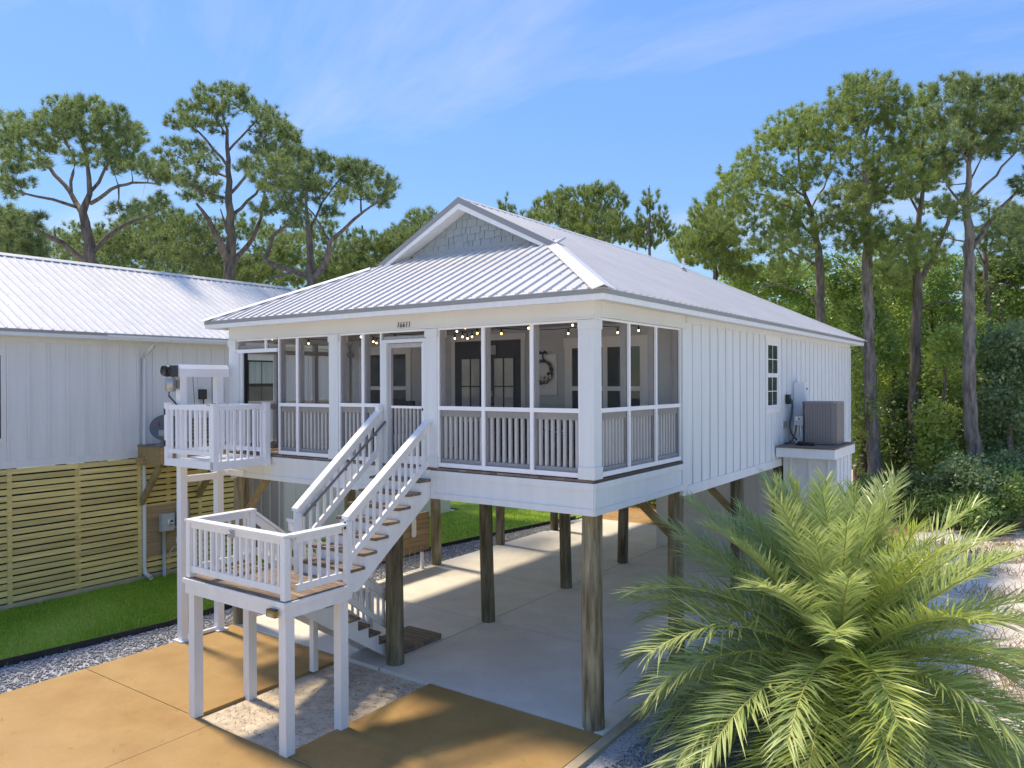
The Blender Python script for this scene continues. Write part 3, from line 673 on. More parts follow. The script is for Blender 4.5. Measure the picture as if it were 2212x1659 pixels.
ZR = ZE + KS * (EX1 - RX); YR = EY1 - (EX1 - RX)
YG, YGW = 2.10, 2.40                                # rake plane, gable wall plane
hx = (YG - EY0) * KF / KS                           # horizontal run of the hip foot in x
HT = hx / (YG - EY0)
RF = link('roof', None, None, H, (RX, 6, ZE)); RF.empty_display_size = .2
def PF(u, v): return (u, EY0 + v, ZE + KF * v)
def PR(u, v): return (EX1 - v, u, ZE + KS * v)
def PLn(u, v): return (EX0 + v, u, ZE + KS * v)
def PBk(u, v): return (u, EY1 - v, ZE + KS * v)
def vF(x):
    d = min(EX1 - x, x - EX0)
    return d / HT if d < hx else YGW + .02 - EY0
def vS(y):
    if y < YG: return (y - EY0) * HT
    return EX1 - RX if y <= YR else EY1 - y
def vB(x): return min(EX1 - x, x - EX0)
roof_plane(RF, PF, EX0, EX1, vF, [EX1 - hx, EX0 + hx], 'roof_metal')
roof_plane(RF, PR, EY0, EY1, vS, [YG, YR], 'roof_metal')
roof_plane(RF, PLn, EY0, EY1, vS, [YG, YR], 'roof_metal')
roof_plane(RF, PBk, EX0, EX1, vB, [RX], 'roof_metal')
screws(RF, PF, EX0, EX1, vF, [.08, .7, 1.3, 1.9, 2.5]); screws(RF, PR, EY0, EY1, vS, [.08, .7, 1.3, 1.9, 2.5, 3.1, 3.7])
zf = ZE + KS * hx
sR, sL, sF, sB = Vector((1, 0, -KS)), Vector((-1, 0, -KS)), Vector((0, -1, -KF)), Vector((0, 1, -KS))
for sx, e, s in ((1, EX1, sR), (-1, EX0, sL)):
    ft = (e - sx * (hx - .10), YG - .11, zf - .052); co = (e + sx * .01, EY0 - .01, ZE)
    cap('hip_cap', RF, 'roof_metal_bright', ft, co, .17, Vector((sx * 1, 0, -KS)) + Vector((0, .9, 0)), Vector((0, -1, -KF)) - Vector((sx * .9, 0, 0)))
    cap('hip_cap', RF, 'roof_metal', (RX, YR, ZR), (e, EY1, ZE), .16, Vector((sx, 0, -KS)) + Vector((0, -.9, 0)), Vector((0, 1, -KS)) - Vector((sx * .9, 0, 0)))
cap('ridge_cap', RF, 'roof_metal', (RX, YG - .01, ZR), (RX, YR, ZR), .17, sR, sL)
# rake: grey metal edge over white board, vented soffit behind
for sx, e in ((1, EX1), (-1, EX0)):
    ft = Vector((e - sx * hx, YG, zf)); ap = Vector((RX, YG, ZR)); d = (ft - ap).normalized(); dn = Vector((sx * -KS, 0, -1)).normalized()
    lo = ft + d * .05
    prism('rake_metal', RF, 'trim_metal', [ap + Vector((0, -.012, .03)), lo + Vector((0, -.012, .03)), lo + Vector((0, -.012, -.075)), ap + Vector((0, -.012, -.085))], (0, .03, 0))
    prism('rake_board', RF, 'white_paint', [ap + Vector((0, -.004, -.086)), lo + Vector((0, -.004, -.076)), lo + Vector((0, -.004, -.145)) - d * .12, ap + Vector((0, -.004, -.19))], (0, .03, 0))
    prism('rake_soffit', RF, 'white_paint', [ap + Vector((0, .028, -.165)), lo + Vector((0, .028, -.14)) - d * .1, lo + Vector((0, YGW - YG + .02, -.14)) - d * .1, ap + Vector((0, YGW - YG + .02, -.165))], (0, 0, .02))
# gable wall with staggered shingles
zg = ZE + KF * (YGW - EY0) + .03
za = ZR - .16; xb = (za - zg) / KS
GW = prism('gable_wall', RF, 'shingle_paint', [(RX - xb - .35, YGW + .02, zg - .2), (RX + xb + .35, YGW + .02, zg - .2), (RX, YGW + .02, za + .02)], (0, .03, 0))
box('gable_sill', RF, 'shingle_paint', RX - xb + .05, RX + xb - .05, YGW - .02, YGW + .018, zg - .06, zg + .055)
row = 0; z = zg + .05; gr = random.Random(3)
while z < za - .02:
    x = RX - xb - gr.uniform(0, .15)
    while x < RX + xb:
        w = gr.choice((.11, .15, .19, .24)); dz = gr.choice((0, .0, .022, .04))
        poly = [(x + .005, z - dz), (x + w - .005, z - dz), (x + w - .005, z + .15), (x + .005, z + .15)]
        poly = clip(poly, KS, 1, za + KS * RX - .012); poly = clip(poly, -KS, 1, za - KS * RX - .012) if poly else poly
        if len(poly) > 2:
            t = .024 + gr.uniform(0, .012)
            n = len(poly); V = [(p[0], YGW + .019 - t * (1.15 - .8 * (p[1] - z + .04) / .2), p[1]) for p in poly] + [(p[0], YGW + .0195, p[1]) for p in poly]
            mesh('shingle', GW, 'shingle_paint', V, [tuple(range(n)), tuple(range(n, 2 * n))[::-1]] + [(i, n + i, n + (i + 1) % n, (i + 1) % n) for i in range(n)])
        x += w
    z += .135
# eaves: drip metal, fascia, soffit
def eaves(root, x0, x1, y0, y1, ze, ins, mf='white_paint'):
    zt = ze - .004
    for s, (a, b, c, d) in enumerate(((x0, x1, y0, y0 + .02), (x1 - .02, x1, y0 + .021, y1 - .021), (x0, x1, y1 - .02, y1), (x0, x0 + .02, y0 + .021, y1 - .021))):
        box('drip_edge', root, 'trim_metal', a, b, c, d, zt - .062, zt - .006)
    i = .012
    for a, b, c, d in ((x0 + i, x1 - i, y0 + i, y0 + i + .025), (x1 - i - .025, x1 - i, y0 + i + .026, y1 - i - .026), (x0 + i, x1 - i, y1 - i - .025, y1 - i), (x0 + i, x0 + i + .025, y0 + i + .026, y1 - i - .026)):
        box('fascia', root, mf, a, b, c, d, zt - .145, zt - .064)
    s0 = i + .026
    for a, b, c, d in ((x0 + s0, x1 - s0, y0 + s0, y0 + ins), (x1 - ins, x1 - s0, y0 + ins + .001, y1 - ins - .001), (x0 + s0, x1 - s0, y1 - ins, y1 - s0), (x0 + s0, x0 + ins, y0 + ins + .001, y1 - ins - .001)):
        box('soffit', root, 'soffit_paint', a, b, c, d, zt - .112, zt - .10)
eaves(RF, EX0, EX1, EY0, EY1, ZE, .37)
# plumbing vent
vx = RX + .9; vy = 10.6; vz = ZE + KS * (EX1 - vx)
tube('vent_pipe', RF, 'vinyl_white', [(vx, vy, vz - .05), (vx, vy, vz + .36)], .038, 10)
tube('vent_boot', RF, 'trim_metal', [(vx, vy, vz - .03), (vx, vy, vz + .05), (vx, vy, vz + .10)], [.12, .08, .045], 10)

# ================================================================== outside stairs with landing
S = thing('outside_staircase', 'white painted wooden switchback stairs with railed landing leading up to the porch', 'stairs', (-4, -1.5, 0))
LX0, LX1, LY0, LY1, LZ = -5.15, -2.92, -2.78, -1.65, 2.0
for x, y, zb in ((-5.05, -2.68, -.012), (-5.03, -1.79, -.064), (-3.04, -2.66, -.064), (-3.04, -1.74, -.064)):
    box('landing_post', S, 'white_paint', x - .07, x + .07, y - .07, y + .07, zb, 1.79)
for a, b, c, d in ((LX0, LX1, LY0, LY0 + .04), (LX0, LX1, LY1 - .04, LY1), (LX0, LX0 + .04, LY0 + .041, LY1 - .041), (LX1 - .04, LX1, LY0 + .041, LY1 - .041)): box('rim_board', S, 'white_paint', a, b, c, d, 1.77, 1.955)
for a, b, c, d in ((LX0 - .03, LX1 + .03, LY0 - .03, LY0 - .001), (LX0 - .03, LX0 - .001, LY0, LY1), (LX1 + .001, LX1 + .03, LY0, LY1)): box('rim_cap', S, 'white_paint', a, b, c, d, 1.92, 1.984)
y = LY0 - .02
while y < LY1 - .02: box('deck_board', S, 'deck_wood', LX0, LX1, max(y, LY0), min(y + .132, LY1), 1.96, LZ); y += .138
def rail_level(p, q, zt, zb, post0=True, post1=True, pitch=.128, name='rail'):
    """straight level rail between two posts: cap, under-board, bottom rail, balusters"""
    (x0, y0), (x1, y1) = p, q; ax = abs(x1 - x0) > abs(y1 - y0)
    def bx(nm, a0, a1, w0, w1, z0, z1):
        if ax: box(nm, S, 'white_paint', a0, a1, y0 + w0, y0 + w1, z0, z1)
        else: box(nm, S, 'white_paint', x0 + w0, x0 + w1, a0, a1, z0, z1)
    a, b = (x0, x1) if ax else (y0, y1)
    bx('cap_rail', a - .045, b + .045, -.07, .07, zt - .03, zt); bx('top_rail', a + .046, b - .046, -.02, .02, zt - .125, zt - .031)
    bx('bottom_rail', a + .046, b - .046, -.02, .02, zb, zb + .09)
    n = int((b - a - .1) / pitch)
    for k in range(n):
        c = a + .05 + (k + .5) * (b - a - .1) / n; bx('baluster', c - .018, c + .018, -.0185, .0185, zb + .091, zt - .126)
def newel(x, y, z0, z1, w=.09): box('newel_post', S, 'white_paint', x - w / 2, x + w / 2, y - w / 2, y + w / 2, z0, z1)
FY = LY0 + .05; LXr = LX0 + .06; RXr = LX1 - .05
newel(LXr, FY, 2.001, 2.80); newel(RXr, FY, 2.001, 2.80); newel(LXr, LY1 - .06, 2.001, 2.80)
rail_level((LXr, FY), (RXr, FY), 2.835, 2.075)
rail_level((LXr, FY + .12), (LXr, LY1 - .06), 2.834, 2.075); rail_level((RXr, FY + .12), (RXr, LY1 - .10), 2.834, 2.075)
RISE, RUN = 1.45 / 8, .235
def stringer(xa, xb, y0, z0, n, sgn, drop=.30):
    """cut stringer: n risers from (y0,z0); sgn +1 climbs with y, -1 falls with y"""
    pts = []
    if sgn > 0:
        pts.append((y0, z0)); z = z0; y = y0
        for k in range(n):
            z += RISE; pts.append((y, z - .04)); 
            if k < n - 1: y += RUN; pts.append((y, z - .04))
        pts.append((y + .03, z - .04)); pts.append((y + .03, z - .04 - .42)); pts.append((y0 + .12, z0 - .14)); pts.append((y0, z0 - .14))
    else:
        z = z0; y = y0; pts.append((y, z - .04 - RISE))
        for k in range(n - 1):
            zt = z - (k + 1) * RISE - .04; y += RUN; pts.append((y, zt)); 
            if k < n - 2: pts.append((y, zt - RISE))
        pts.append((y, 0.0)); pts.append((y - .18, 0.0)); pts.append((y0, z0 - .58))
    return prism('stringer', S, 'white_paint', [(xa, p[0], p[1]) for p in pts], (xb - xa, 0, 0))
UY = LY1
for xa in (-2.955, -3.945): stringer(xa, xa + .04, UY, LZ, 8, 1)
for k in range(8):
    ry = UY + k * RUN; z = LZ + (k + 1) * RISE
    box('riser', S, 'white_paint', -3.90, -2.957, ry - .012, ry + .006, z - RISE, z - .041)
    if k < 7:
        box('tread', S, 'deck_wood', -3.99, -2.895, ry - .035, ry + .098, z - .04, z); box('tread', S, 'deck_wood', -3.99, -2.895, ry + .103, ry + RUN + .0, z - .04, z)
for xa in (-4.345, -5.10): stringer(xa, xa + .04, UY, LZ, 11, -1)
for k in range(10):
    ry = UY + k * RUN; z = LZ - (k + 1) * RISE
    box('riser', S, 'white_paint', -5.058, -4.347, ry + .0, ry + .016, z + .001, z + RISE - .041)
    box('tread', S, 'deck_wood', -5.13, -4.285, ry + .017, ry + .13, z - .04, z); box('tread', S, 'deck_wood', -5.13, -4.285, ry + .135, ry + RUN + .03, z - .04, z)
def rail_slope(x, ya, za, yb, zb, low, pitch=.128, hand=False):
    sl = (zb - za) / (yb - ya)
    def zz(y): return za + sl * (y - ya)
    slopebar('cap_rail', S, 'white_paint', (x, ya, za - .02), (x, yb, zb - .02), .13, .045)
    slopebar('top_rail', S, 'white_paint', (x, ya, za - .11), (x, yb, zb - .11), .04, .13)
    slopebar('bottom_rail', S, 'white_paint', (x, ya + .04, zz(ya + .04) - low), (x, yb, zb - low), .045, .115)
    n = int((yb - ya - .12) / pitch)
    for k in range(n):
        c = ya + .09 + (k + .5) * (yb - ya - .12) / n
        V = []
        for yy in (c - .018, c + .018):
            for xx in (x - .018, x + .018): V += [(xx, yy, zz(yy) - low + .056), (xx, yy, zz(yy) - .174)]
        mesh('baluster', S, 'white_paint', V, [(0, 1, 3, 2), (4, 6, 7, 5), (0, 4, 5, 1), (2, 3, 7, 6), (0, 2, 6, 4), (1, 5, 7, 3)])
# upper flight
newel(-2.95, UY - .045, 1.80, 2.86); newel(-3.985, UY - .06, 2.001, 2.88); newel(-3.985, .0 - .06, 3.30, 4.40, .085)
rail_slope(-2.95, UY - .09, 2.93, .10, 4.28, .66); rail_slope(-3.985, UY - .12, 2.95, -.03, 4.36, .66)
tube('handrail', S, 'handrail_grey', [(-3.895, UY - .02, 2.83), (-3.895, UY, 2.86), (-3.895, .0, 4.135), (-3.895, .06, 4.15)], .02, 8)
for t in (.12, .5, .9):
    yy = UY + t * 1.6; zz = 2.86 + (yy - UY) * (4.135 - 2.86) / 1.65; box('rail_bracket', S, 'handrail_grey', -3.96, -3.89, yy - .012, yy + .012, zz - .06, zz - .02)
# lower flight
LYE = UY + 10 * RUN
rail_slope(-5.085, LY1 - .02, 2.80, LYE + .02, .98, .60); rail_slope(-4.325, LY1 + .05, 2.74, LYE + .02, .98, .60)
newel(-5.085, LYE + .06, 0, 1.0); newel(-4.325, LYE + .06, 0, 1.0); newel(-4.325, LY1 + .02, 1.1, 1.768)
box('support_post', S, 'white_paint', -4.37, -4.28, -.62, -.52, -.064, .90); box('support_post', S, 'white_paint', -5.06, -4.96, -.62, -.52, -.014, .90)
for k in range(4): box('foot_board', S, 'deck_wood', -5.08, -4.26, LYE + .13 + k * .245, LYE + .13 + k * .245 + .235, .002, .10)
# fittings on the landing rail
so = thing('solar_light', 'small brass solar deck light on the landing corner below the rail', 'lamp', (-3.1, LY0 - .03, 1.83))
box('light_body', so, 'brass', -3.2, -3.02, LY0 - .075, LY0 - .032, 1.79, 1.875); box('solar_panel', so, 'black_plastic', -3.19, -3.03, LY0 - .078, LY0 - .02, 1.876, 1.888); box('light_lens', so, 'steel', -3.17, -3.05, LY0 - .082, LY0 - .076, 1.80, 1.845)
sk = thing('rail_fitting', 'small grey waterproof switch box on the landing front rail', 'switch box', (-4.05, FY - .05, 2.73))
box('fitting_base', sk, 'box_grey', -4.09, -4.01, FY - .05, FY - .022, 2.68, 2.79); tube('fitting_cover', sk, 'box_grey', [(-4.05, FY - .05, 2.735), (-4.05, FY - .09, 2.725)], [.035, .03], 10)

# ================================================================== cargo lift
LF = thing('cargo_lift', 'white vinyl cargo lift with railed platform parked beside the porch', 'lift', (-7.6, -.6, 0))
for y in (-.98, -.22):
    p = box('mast_post', LF, 'vinyl_white', -8.27, -8.13, y - .065, y + .065, .0, 4.92)
    box('base_plate', p, 'vinyl_white', -8.34, -8.06, y - .12, y + .12, -.011, .012)
box('base_tie', LF, 'vinyl_white', -8.23, -8.17, -.912, -.29, .0, .06)
box('cross_tie', LF, 'vinyl_white', -8.24, -8.16, -.912, -.288, 2.93, 3.05)
box('cross_tie', LF, 'vinyl_white', -8.24, -8.17, -.152, .0, 2.98, 3.08); box('wall_bracket', LF, 'vinyl_white', -8.14, -7.66, -.06, -.02, 2.99, 3.10)
hd = [(-8.36, 4.90), (-8.04, 4.90), (-8.04, 5.05), (-8.11, 5.13), (-8.29, 5.13), (-8.36, 5.05)]
prism('mast_hood', LF, 'vinyl_white', [(a, -1.10, b) for a, b in hd], (0, 1.02, 0))
MO = link('lift_motor', None, None, LF, (-8.2, -1.25, 5.0)); MO.empty_display_size = .05
box('gearbox', MO, 'dark_steel', -8.30, -8.10, -1.24, -1.102, 4.90, 5.11)
tube('motor_fan_cover', MO, 'black_plastic', [(-8.2, -1.241, 5.01), (-8.2, -1.34, 5.01)], [.10, .095], 14)
tube('motor_barrel', MO, 'steel', [(-8.2, -1.19, 4.90), (-8.2, -1.19, 4.86), (-8.2, -1.19, 4.66), (-8.2, -1.19, 4.63)], [.06, .095, .095, .07], 14)
box('terminal_box', MO, 'steel', -8.24, -8.15, -1.10, -1.055, 4.68, 4.84)
tube('motor_cable', LF, 'cable_black', [(-8.2, -1.22, 4.63), (-8.2, -1.23, 4.55), (-8.2, -1.15, 4.47), (-8.2, -1.07, 4.38), (-8.2, -1.06, 4.28)], .014, 6)
for y in (-.80, -.40): tube('lift_cable', LF, 'dark_steel', [(-8.12, y, 4.90), (-8.1, y + .08 * (y < -.5), 3.45)], .006, 5)
PX0, PX1, PY0, PY1, PZ = -8.36, -6.86, -1.20, -.05, 3.40
fl = box('platform_floor', LF, 'vinyl_white', -8.05, PX1 + .004, PY0 + .05, PY1 - .005, PZ - .05, PZ)
box('platform_rim', LF, 'vinyl_white', PX0, PX1 + .035, PY0 - .03, PY0 + .045, PZ - .13, PZ + .005); box('platform_rim', LF, 'vinyl_white', PX1 + .005, PX1 + .035, PY0 + .046, PY1, PZ - .13, PZ + .005)
for k in range(5): box('floor_board', fl, 'vinyl_white', -8.04, PX1, PY0 + .06 + k * .215, PY0 + .265 + k * .215, PZ + .001, PZ + .012)
for x, y in ((PX0 + .05, PY0 + .02), (PX1, PY0 + .02), (PX1, PY1 - .055)): box('corner_post', LF, 'vinyl_white', x - .05, x + .05, y - .05, y + .05, PZ - .15 if x > -8 else PZ + .006, 4.40); box('post_cap', LF, 'vinyl_white', x - .056, x + .056, y - .056, y + .056, 4.401, 4.42)
def lrail(x0, x1, y0, y1, n, zb, zt=4.39):
    ax = x1 - x0 > y1 - y0
    if ax:
        box('lift_rail', LF, 'vinyl_white', x0, x1, y0 - .022, y0 + .022, zt - .09, zt); box('lift_rail', LF, 'vinyl_white', x0, x1, y0 - .022, y0 + .022, zb, zb + .08)
        for k in range(n): c = x0 + (k + .5) * (x1 - x0) / n; box('baluster', LF, 'vinyl_white', c - .018, c + .018, y0 - .015, y0 + .015, zb + .081, zt - .091)
    else:
        box('lift_rail', LF, 'vinyl_white', x0 - .022, x0 + .022, y0, y1, zt - .09, zt)
        if zb > PZ + .01: box('lift_rail', LF, 'vinyl_white', x0 - .022, x0 + .022, y0, y1, zb, zb + .08)
        for k in range(n): c = y0 + (k + .5) * (y1 - y0) / n; box('baluster', LF, 'vinyl_white', x0 - .015, x0 + .015, c - .018, c + .018, zb + (.081 if zb > PZ + .01 else .006), zt - .091)
lrail(PX0 + .10, PX1 - .05, PY0 + .02, PY0 + .02, 9, PZ + .10)
lrail(PX1, PX1, PY0 + .07, PY1 - .105, 7, PZ)
lrail(-8.0, PX1 - .05, PY1 - .055, PY1 - .055, 8, PZ + .10)
lrail(-8.02, -8.02, PY0 + .07, PY1 - .105, 7, PZ + .10)
for z in (4.2, 3.62): box('gate_hinge', LF, 'black_plastic', PX0 - .006, PX0 + .0, PY0 - .035, PY0 + .03, z, z + .13)
for z in (4.2, 3.62): box('gate_hinge', LF, 'black_plastic', PX0 + .005, PX0 + .045, PY0 - .038, PY0 - .031, z, z + .11)
for k in range(2): box('gate_latch', LF, 'dark_steel', PX1 - .16 + .14 * k, PX1 - .06 + .14 * k, PY0 - .03, PY0 + .0, 4.391 + .03 * k, 4.398 + .03 * k)

# ================================================================== neighbouring house
NB = thing('neighbour_house', 'white board and batten house with bright metal roof left of the lift', 'house', (-17.3, 3, 0))
NX, NY0, NY1 = -13.25, -6.2, 12.8
box('wall', NB, 'neighbour_paint', NX - .1, NX, NY0, NY1, 2.97, ZS); box('wall', NB, 'neighbour_paint', -21.4, -21.3, NY0, NY1, 2.97, ZS); box('wall', NB, 'neighbour_paint', -21.3, NX - .1, NY1 - .1, NY1, 2.97, ZS); box('wall', NB, 'neighbour_paint', -21.3, NX - .1, NY0, NY0 + .1, 2.97, ZS)
box('floor_deck', NB, 'brace_wood', -21.29, NX - .11, NY0 + .11, NY1 - .11, 2.975, 3.3)
box('wall_trim', NB, 'neighbour_paint', NX + .001, NX + .02, NY0, NY1, 2.965, 3.13); box('wall_trim', NB, 'neighbour_paint', NX + .001, NX + .02, NY0, NY1, 5.70, ZS - .002)
y = -6.0
while y < NY1:
    if not (-2.72 < y < -2.0 or 3.85 < y < 5.2): box('batten', NB, 'neighbour_paint', NX + .001, NX + .026, y - .024, y + .024, 3.131, 5.699)
    y += .4064
def nwin(y0, y1, z0, z1, frame, glass):
    w = link('window', None, None, NB, (NX, (y0 + y1) / 2, z0)); w.empty_display_size = .1
    for a, b, c, d in ((y0 - .1, y0, z0, z1), (y1, y1 + .1, z0, z1), (y0 - .1, y1 + .1, z1, z1 + .14), (y0 - .1, y1 + .1, z0 - .1, z0)): box('casing', w, 'neighbour_paint', NX + .003, NX + .034, a, b, c, d)
    zm = (z0 + z1) / 2 - .08
    for c, d, gl in ((z0, zm, 'window_glass'), (zm, z1, glass)):
        for p in ((y0, y0 + .05, c, d), (y1 - .05, y1, c, d), (y0 + .05, y1 - .05, d - .045, d), (y0 + .05, y1 - .05, c, c + .045)): box('sash', w, frame, NX + .003, NX + .026, *p)
        mesh('pane', w, gl, [(NX + .012, y0 + .05, c + .045), (NX + .012, y1 - .05, c + .045), (NX + .012, y1 - .05, d - .045), (NX + .012, y0 + .05, d - .045)], [(0, 1, 2, 3)])
        box('muntin', w, frame, NX + .0125, NX + .018, (y0 + y1) / 2 - .008, (y0 + y1) / 2 + .008, c + .046, d - .046)
nwin(4.02, 4.98, 4.18, 5.42, 'black_plastic', 'blind_glass'); nwin(-3.0, -2.07, 3.62, 5.4, 'black_plastic', 'blind_glass')
NE0, NE1, NF0, NF1 = -21.75, -12.9, -6.55, 13.15
NRX = (NE0 + NE1) / 2; NK = .497; NRZ = 5.965 + NK * (NE1 - NRX); NH = NE1 - NRX
NRF = link('roof', None, None, NB, (NRX, 3, 5.97)); NRF.empty_display_size = .2
def nvS(y): return max(0, min(NH, y - NF0, NF1 - y))
def nvF(x): return min(NE1 - x, x - NE0)
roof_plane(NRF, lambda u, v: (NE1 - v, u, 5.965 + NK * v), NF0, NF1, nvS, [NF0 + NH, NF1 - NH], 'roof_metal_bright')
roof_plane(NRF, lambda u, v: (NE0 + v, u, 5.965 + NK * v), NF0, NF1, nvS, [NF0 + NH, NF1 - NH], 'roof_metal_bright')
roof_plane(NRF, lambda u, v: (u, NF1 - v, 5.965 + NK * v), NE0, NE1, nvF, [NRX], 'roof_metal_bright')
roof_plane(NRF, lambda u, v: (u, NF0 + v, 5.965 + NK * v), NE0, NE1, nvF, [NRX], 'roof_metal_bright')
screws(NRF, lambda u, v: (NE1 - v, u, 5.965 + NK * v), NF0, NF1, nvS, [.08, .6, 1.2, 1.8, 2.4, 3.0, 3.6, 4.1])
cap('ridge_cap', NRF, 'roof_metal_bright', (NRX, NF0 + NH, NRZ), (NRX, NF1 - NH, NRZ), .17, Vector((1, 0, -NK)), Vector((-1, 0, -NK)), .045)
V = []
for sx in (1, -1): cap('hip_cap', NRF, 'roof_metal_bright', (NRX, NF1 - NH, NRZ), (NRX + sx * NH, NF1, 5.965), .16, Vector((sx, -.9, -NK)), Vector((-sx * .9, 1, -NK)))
eaves(NRF, NE0, NE1, NF0, NF1, 5.965, .37, 'neighbour_paint')
gu = prism('gutter', NB, 'neighbour_paint', [(NE1 - .01, 0.0, 5.80), (NE1 + .075, 0.0, 5.80), (NE1 + .11, 0.0, 5.87), (NE1 + .11, 0.0, 5.915), (NE1 + .10, 0.0, 5.915), (NE1 - .01, 0.0, 5.90)], (0, 12.9, 0))
dsx = NX + .06
V = [(NE1 + .04, 1.12, 5.80), (NE1 + .04, 1.12, 5.70), (dsx + .05, 1.05, 5.48), (dsx, 1.04, 5.40), (dsx, 1.03, .30), (dsx + .02, 1.03, .12), (dsx + .25, 1.06, .02)]
tube('downspout', NB, 'neighbour_paint', V, [.045, .045, .045, .048, .048, .05, .055], 8)
# slatted skirt below the neighbouring house
for y in (-5.9, -3.9, -1.92, .93, 2.55, 3.85):
    box('skirt_post', NB, 'slat_wood', NX - .01, NX + .045, y - .045, y + .045, .02, 2.96)
for y in (-5.9, -1.92, .93, 3.9, 7, 10, 12.6):
    box('pile', NB, 'pile_wood', NX - .32, NX - .1, y - .1, y + .1, -.06, 2.975); box('pile', NB, 'pile_wood', -17.4, -17.2, y - .1, y + .1, -.06, 2.975)
bays = [(-5.855, -3.945), (-3.855, -1.965), (-1.875, -.50), (-.498, .885), (.975, 2.505), (2.595, 3.805)]
for a, b in bays:
    for k in range(20):
        z = .09 + k * .1445 + rnd.uniform(-.004, .004); box('slat', NB, 'slat_wood', NX + .005 + rnd.uniform(0, .004), NX + .03 + rnd.uniform(0, .003), a, b, z, z + .110)
box('skirt_stile', NB, 'slat_wood', NX - .03, NX + .003, -.56, -.44, .05, 2.95); box('skirt_stile', NB, 'slat_wood', NX - .03, NX + .003, 1.65, 1.75, .05, 2.95)
box('skirt_kerb', NB, 'kerb_concrete', NX - .15, NX + .05, -6, 4.4, -.1, .06)
box('gap_shade_sheet', NB, 'edging_black', NX - .40, NX - .36, -6.0, 4.2, -.04, 2.9)  # added black sheet: paints the shade seen through the slat gaps
# storage room below, beyond the slats
box('storage_wall', NB, 'neighbour_paint', NX - .1, NX - .02, 5.25, NY1, -.06, 2.963)
box('storage_front', NB, 'grey_frame', NX - 3, NX - .021, 5.12, 5.249, -.06, 2.963)  # darker grey than the side wall: its shade is put into the colour
for k in range(18): box('batten', NB, 'neighbour_paint', NX - .019, NX - .001, 5.27 + k * .41, 5.31 + k * .41, -.05, 2.95)
for k in range(7): box('batten', NB, 'neighbour_paint', NX - .06 - k * .41, NX - .02 - k * .41, 5.10, 5.119, -.05, 2.95)
# timber equipment shelf with braces
SH = link('equipment_shelf', None, None, NB, (-12.8, 1.7, 3.2)); SH.empty_display_size = .1
box('shelf_board', SH, 'deck_wood', NX + .03, -12.25, .88, 2.7, 3.245, 3.28)
for p in ((NX + .03, -12.28, .90, .94), (NX + .03, -12.28, 2.62, 2.66)): box('shelf_side', SH, 'box_wood', *p, 2.83, 3.244)
box('shelf_front', SH, 'box_wood', -12.279, -12.24, .90, 2.66, 2.85, 3.244)
box('shelf_ledger', SH, 'box_wood', NX + .031, -12.9, .84, .898, 2.80, 2.97)
for y in (.97, 2.5): beam('brace', SH, 'brace_wood', (NX + .05, y, 1.85), (-12.33, y, 2.84), .09, .15)
# plank panel, meter and boxes
for k in range(8): box('backing_plank', NB, 'plank_brown', NX + .047, NX + .068, 1.0, 2.25, .50 + k * .155, .652 + k * .155)
ME = thing('electric_meter', 'grey electric meter box with round glass dial on brown planks', 'meter', (NX + .07, 1.6, .02))
box('meter_box', ME, 'box_grey', NX + .07, NX + .20, 1.40, 1.74, 1.08, 1.52); box('meter_lid', ME, 'box_grey', NX + .201, NX + .212, 1.42, 1.72, 1.10, 1.47)
tube('meter_dial', ME, 'cable_white', [(NX + .212, 1.63, 1.30), (NX + .25, 1.63, 1.30), (NX + .27, 1.63, 1.30)], [.085, .085, .06], 18)
box('dial_face', ME, 'black_plastic', NX + .27, NX + .274, 1.60, 1.66, 1.305, 1.33)
tube('conduit', ME, 'box_grey', [(NX + .13, 1.5, 1.08), (NX + .13, 1.5, -.07)], .045, 10); tube('conduit', ME, 'box_grey', [(NX + .13, 1.74, 1.13), (NX + .13, 1.86, 1.13)], .025, 8)
BX = thing('disconnect_box', 'tall grey disconnect box right of the electric meter', 'electric box', (NX + .07, 2.0, .02))
box('box_body', BX, 'box_grey', NX + .07, NX + .19, 1.86, 2.14, 1.06, 1.78); tube('conduit', BX, 'box_grey', [(NX + .11, 1.93, 1.06), (NX + .11, 1.93, -.07)], .018, 8)
pts = []
for k in range(60):
    a = k * .52; pts.append((NX + .09 + .02 * math.sin(k), 1.98 + .12 * math.cos(a) + .015 * math.sin(k * 1.7), .78 + .16 * math.sin(a)))
cb_ = tube('cable_coil', None, 'cable_white', pts + [(NX + .09, 1.75, .62), (NX + .09, 1.66, .50), (NX + .09, 1.60, .42), (NX + .09, 1.66, .36), (NX + .09, 1.72, .45)], .008, 5); tag(cb_, 'coiled white cable hanging below the grey boxes', 'cable')
# satellite dish on the shelf
DS = thing('satellite_dish', 'dark grey satellite dish standing on the neighbouring timber shelf', 'satellite dish', (-12.6, 1.1, 3.28))
ax = Vector((.72, -.62, .30)).normalized(); su = ax.cross(Vector((0, 0, 1))).normalized(); du_ = su.cross(ax); cc = Vector((-12.45, 1.17, 3.72)); V = [cc - ax * .07]; Fc = []
for i in range(1, 6):
    for k in range(24):
        t = 2 * math.pi * k / 24; r = .35 * i / 5; V.append(cc + ax * (.07 * (i / 5) ** 2 - .07) + su * math.cos(t) * r * 1.05 + du_ * math.sin(t) * r * .92)
for k in range(24): Fc.append((0, 1 + k, 1 + (k + 1) % 24))
for i in range(4):
    for k in range(24): a = 1 + 24 * i; Fc.append((a + k, a + 24 + k, a + 24 + (k + 1) % 24, a + (k + 1) % 24))
nV = len(V); V = V + [v - ax * .02 for v in V]; Fc = Fc + [tuple(i + nV for i in f)[::-1] for f in Fc] + [(97 + k, nV + 97 + k, nV + 97 + (k + 1) % 24, 97 + (k + 1) % 24) for k in range(24)]
mesh('dish', DS, 'dish_grey', V, Fc, smooth=False)
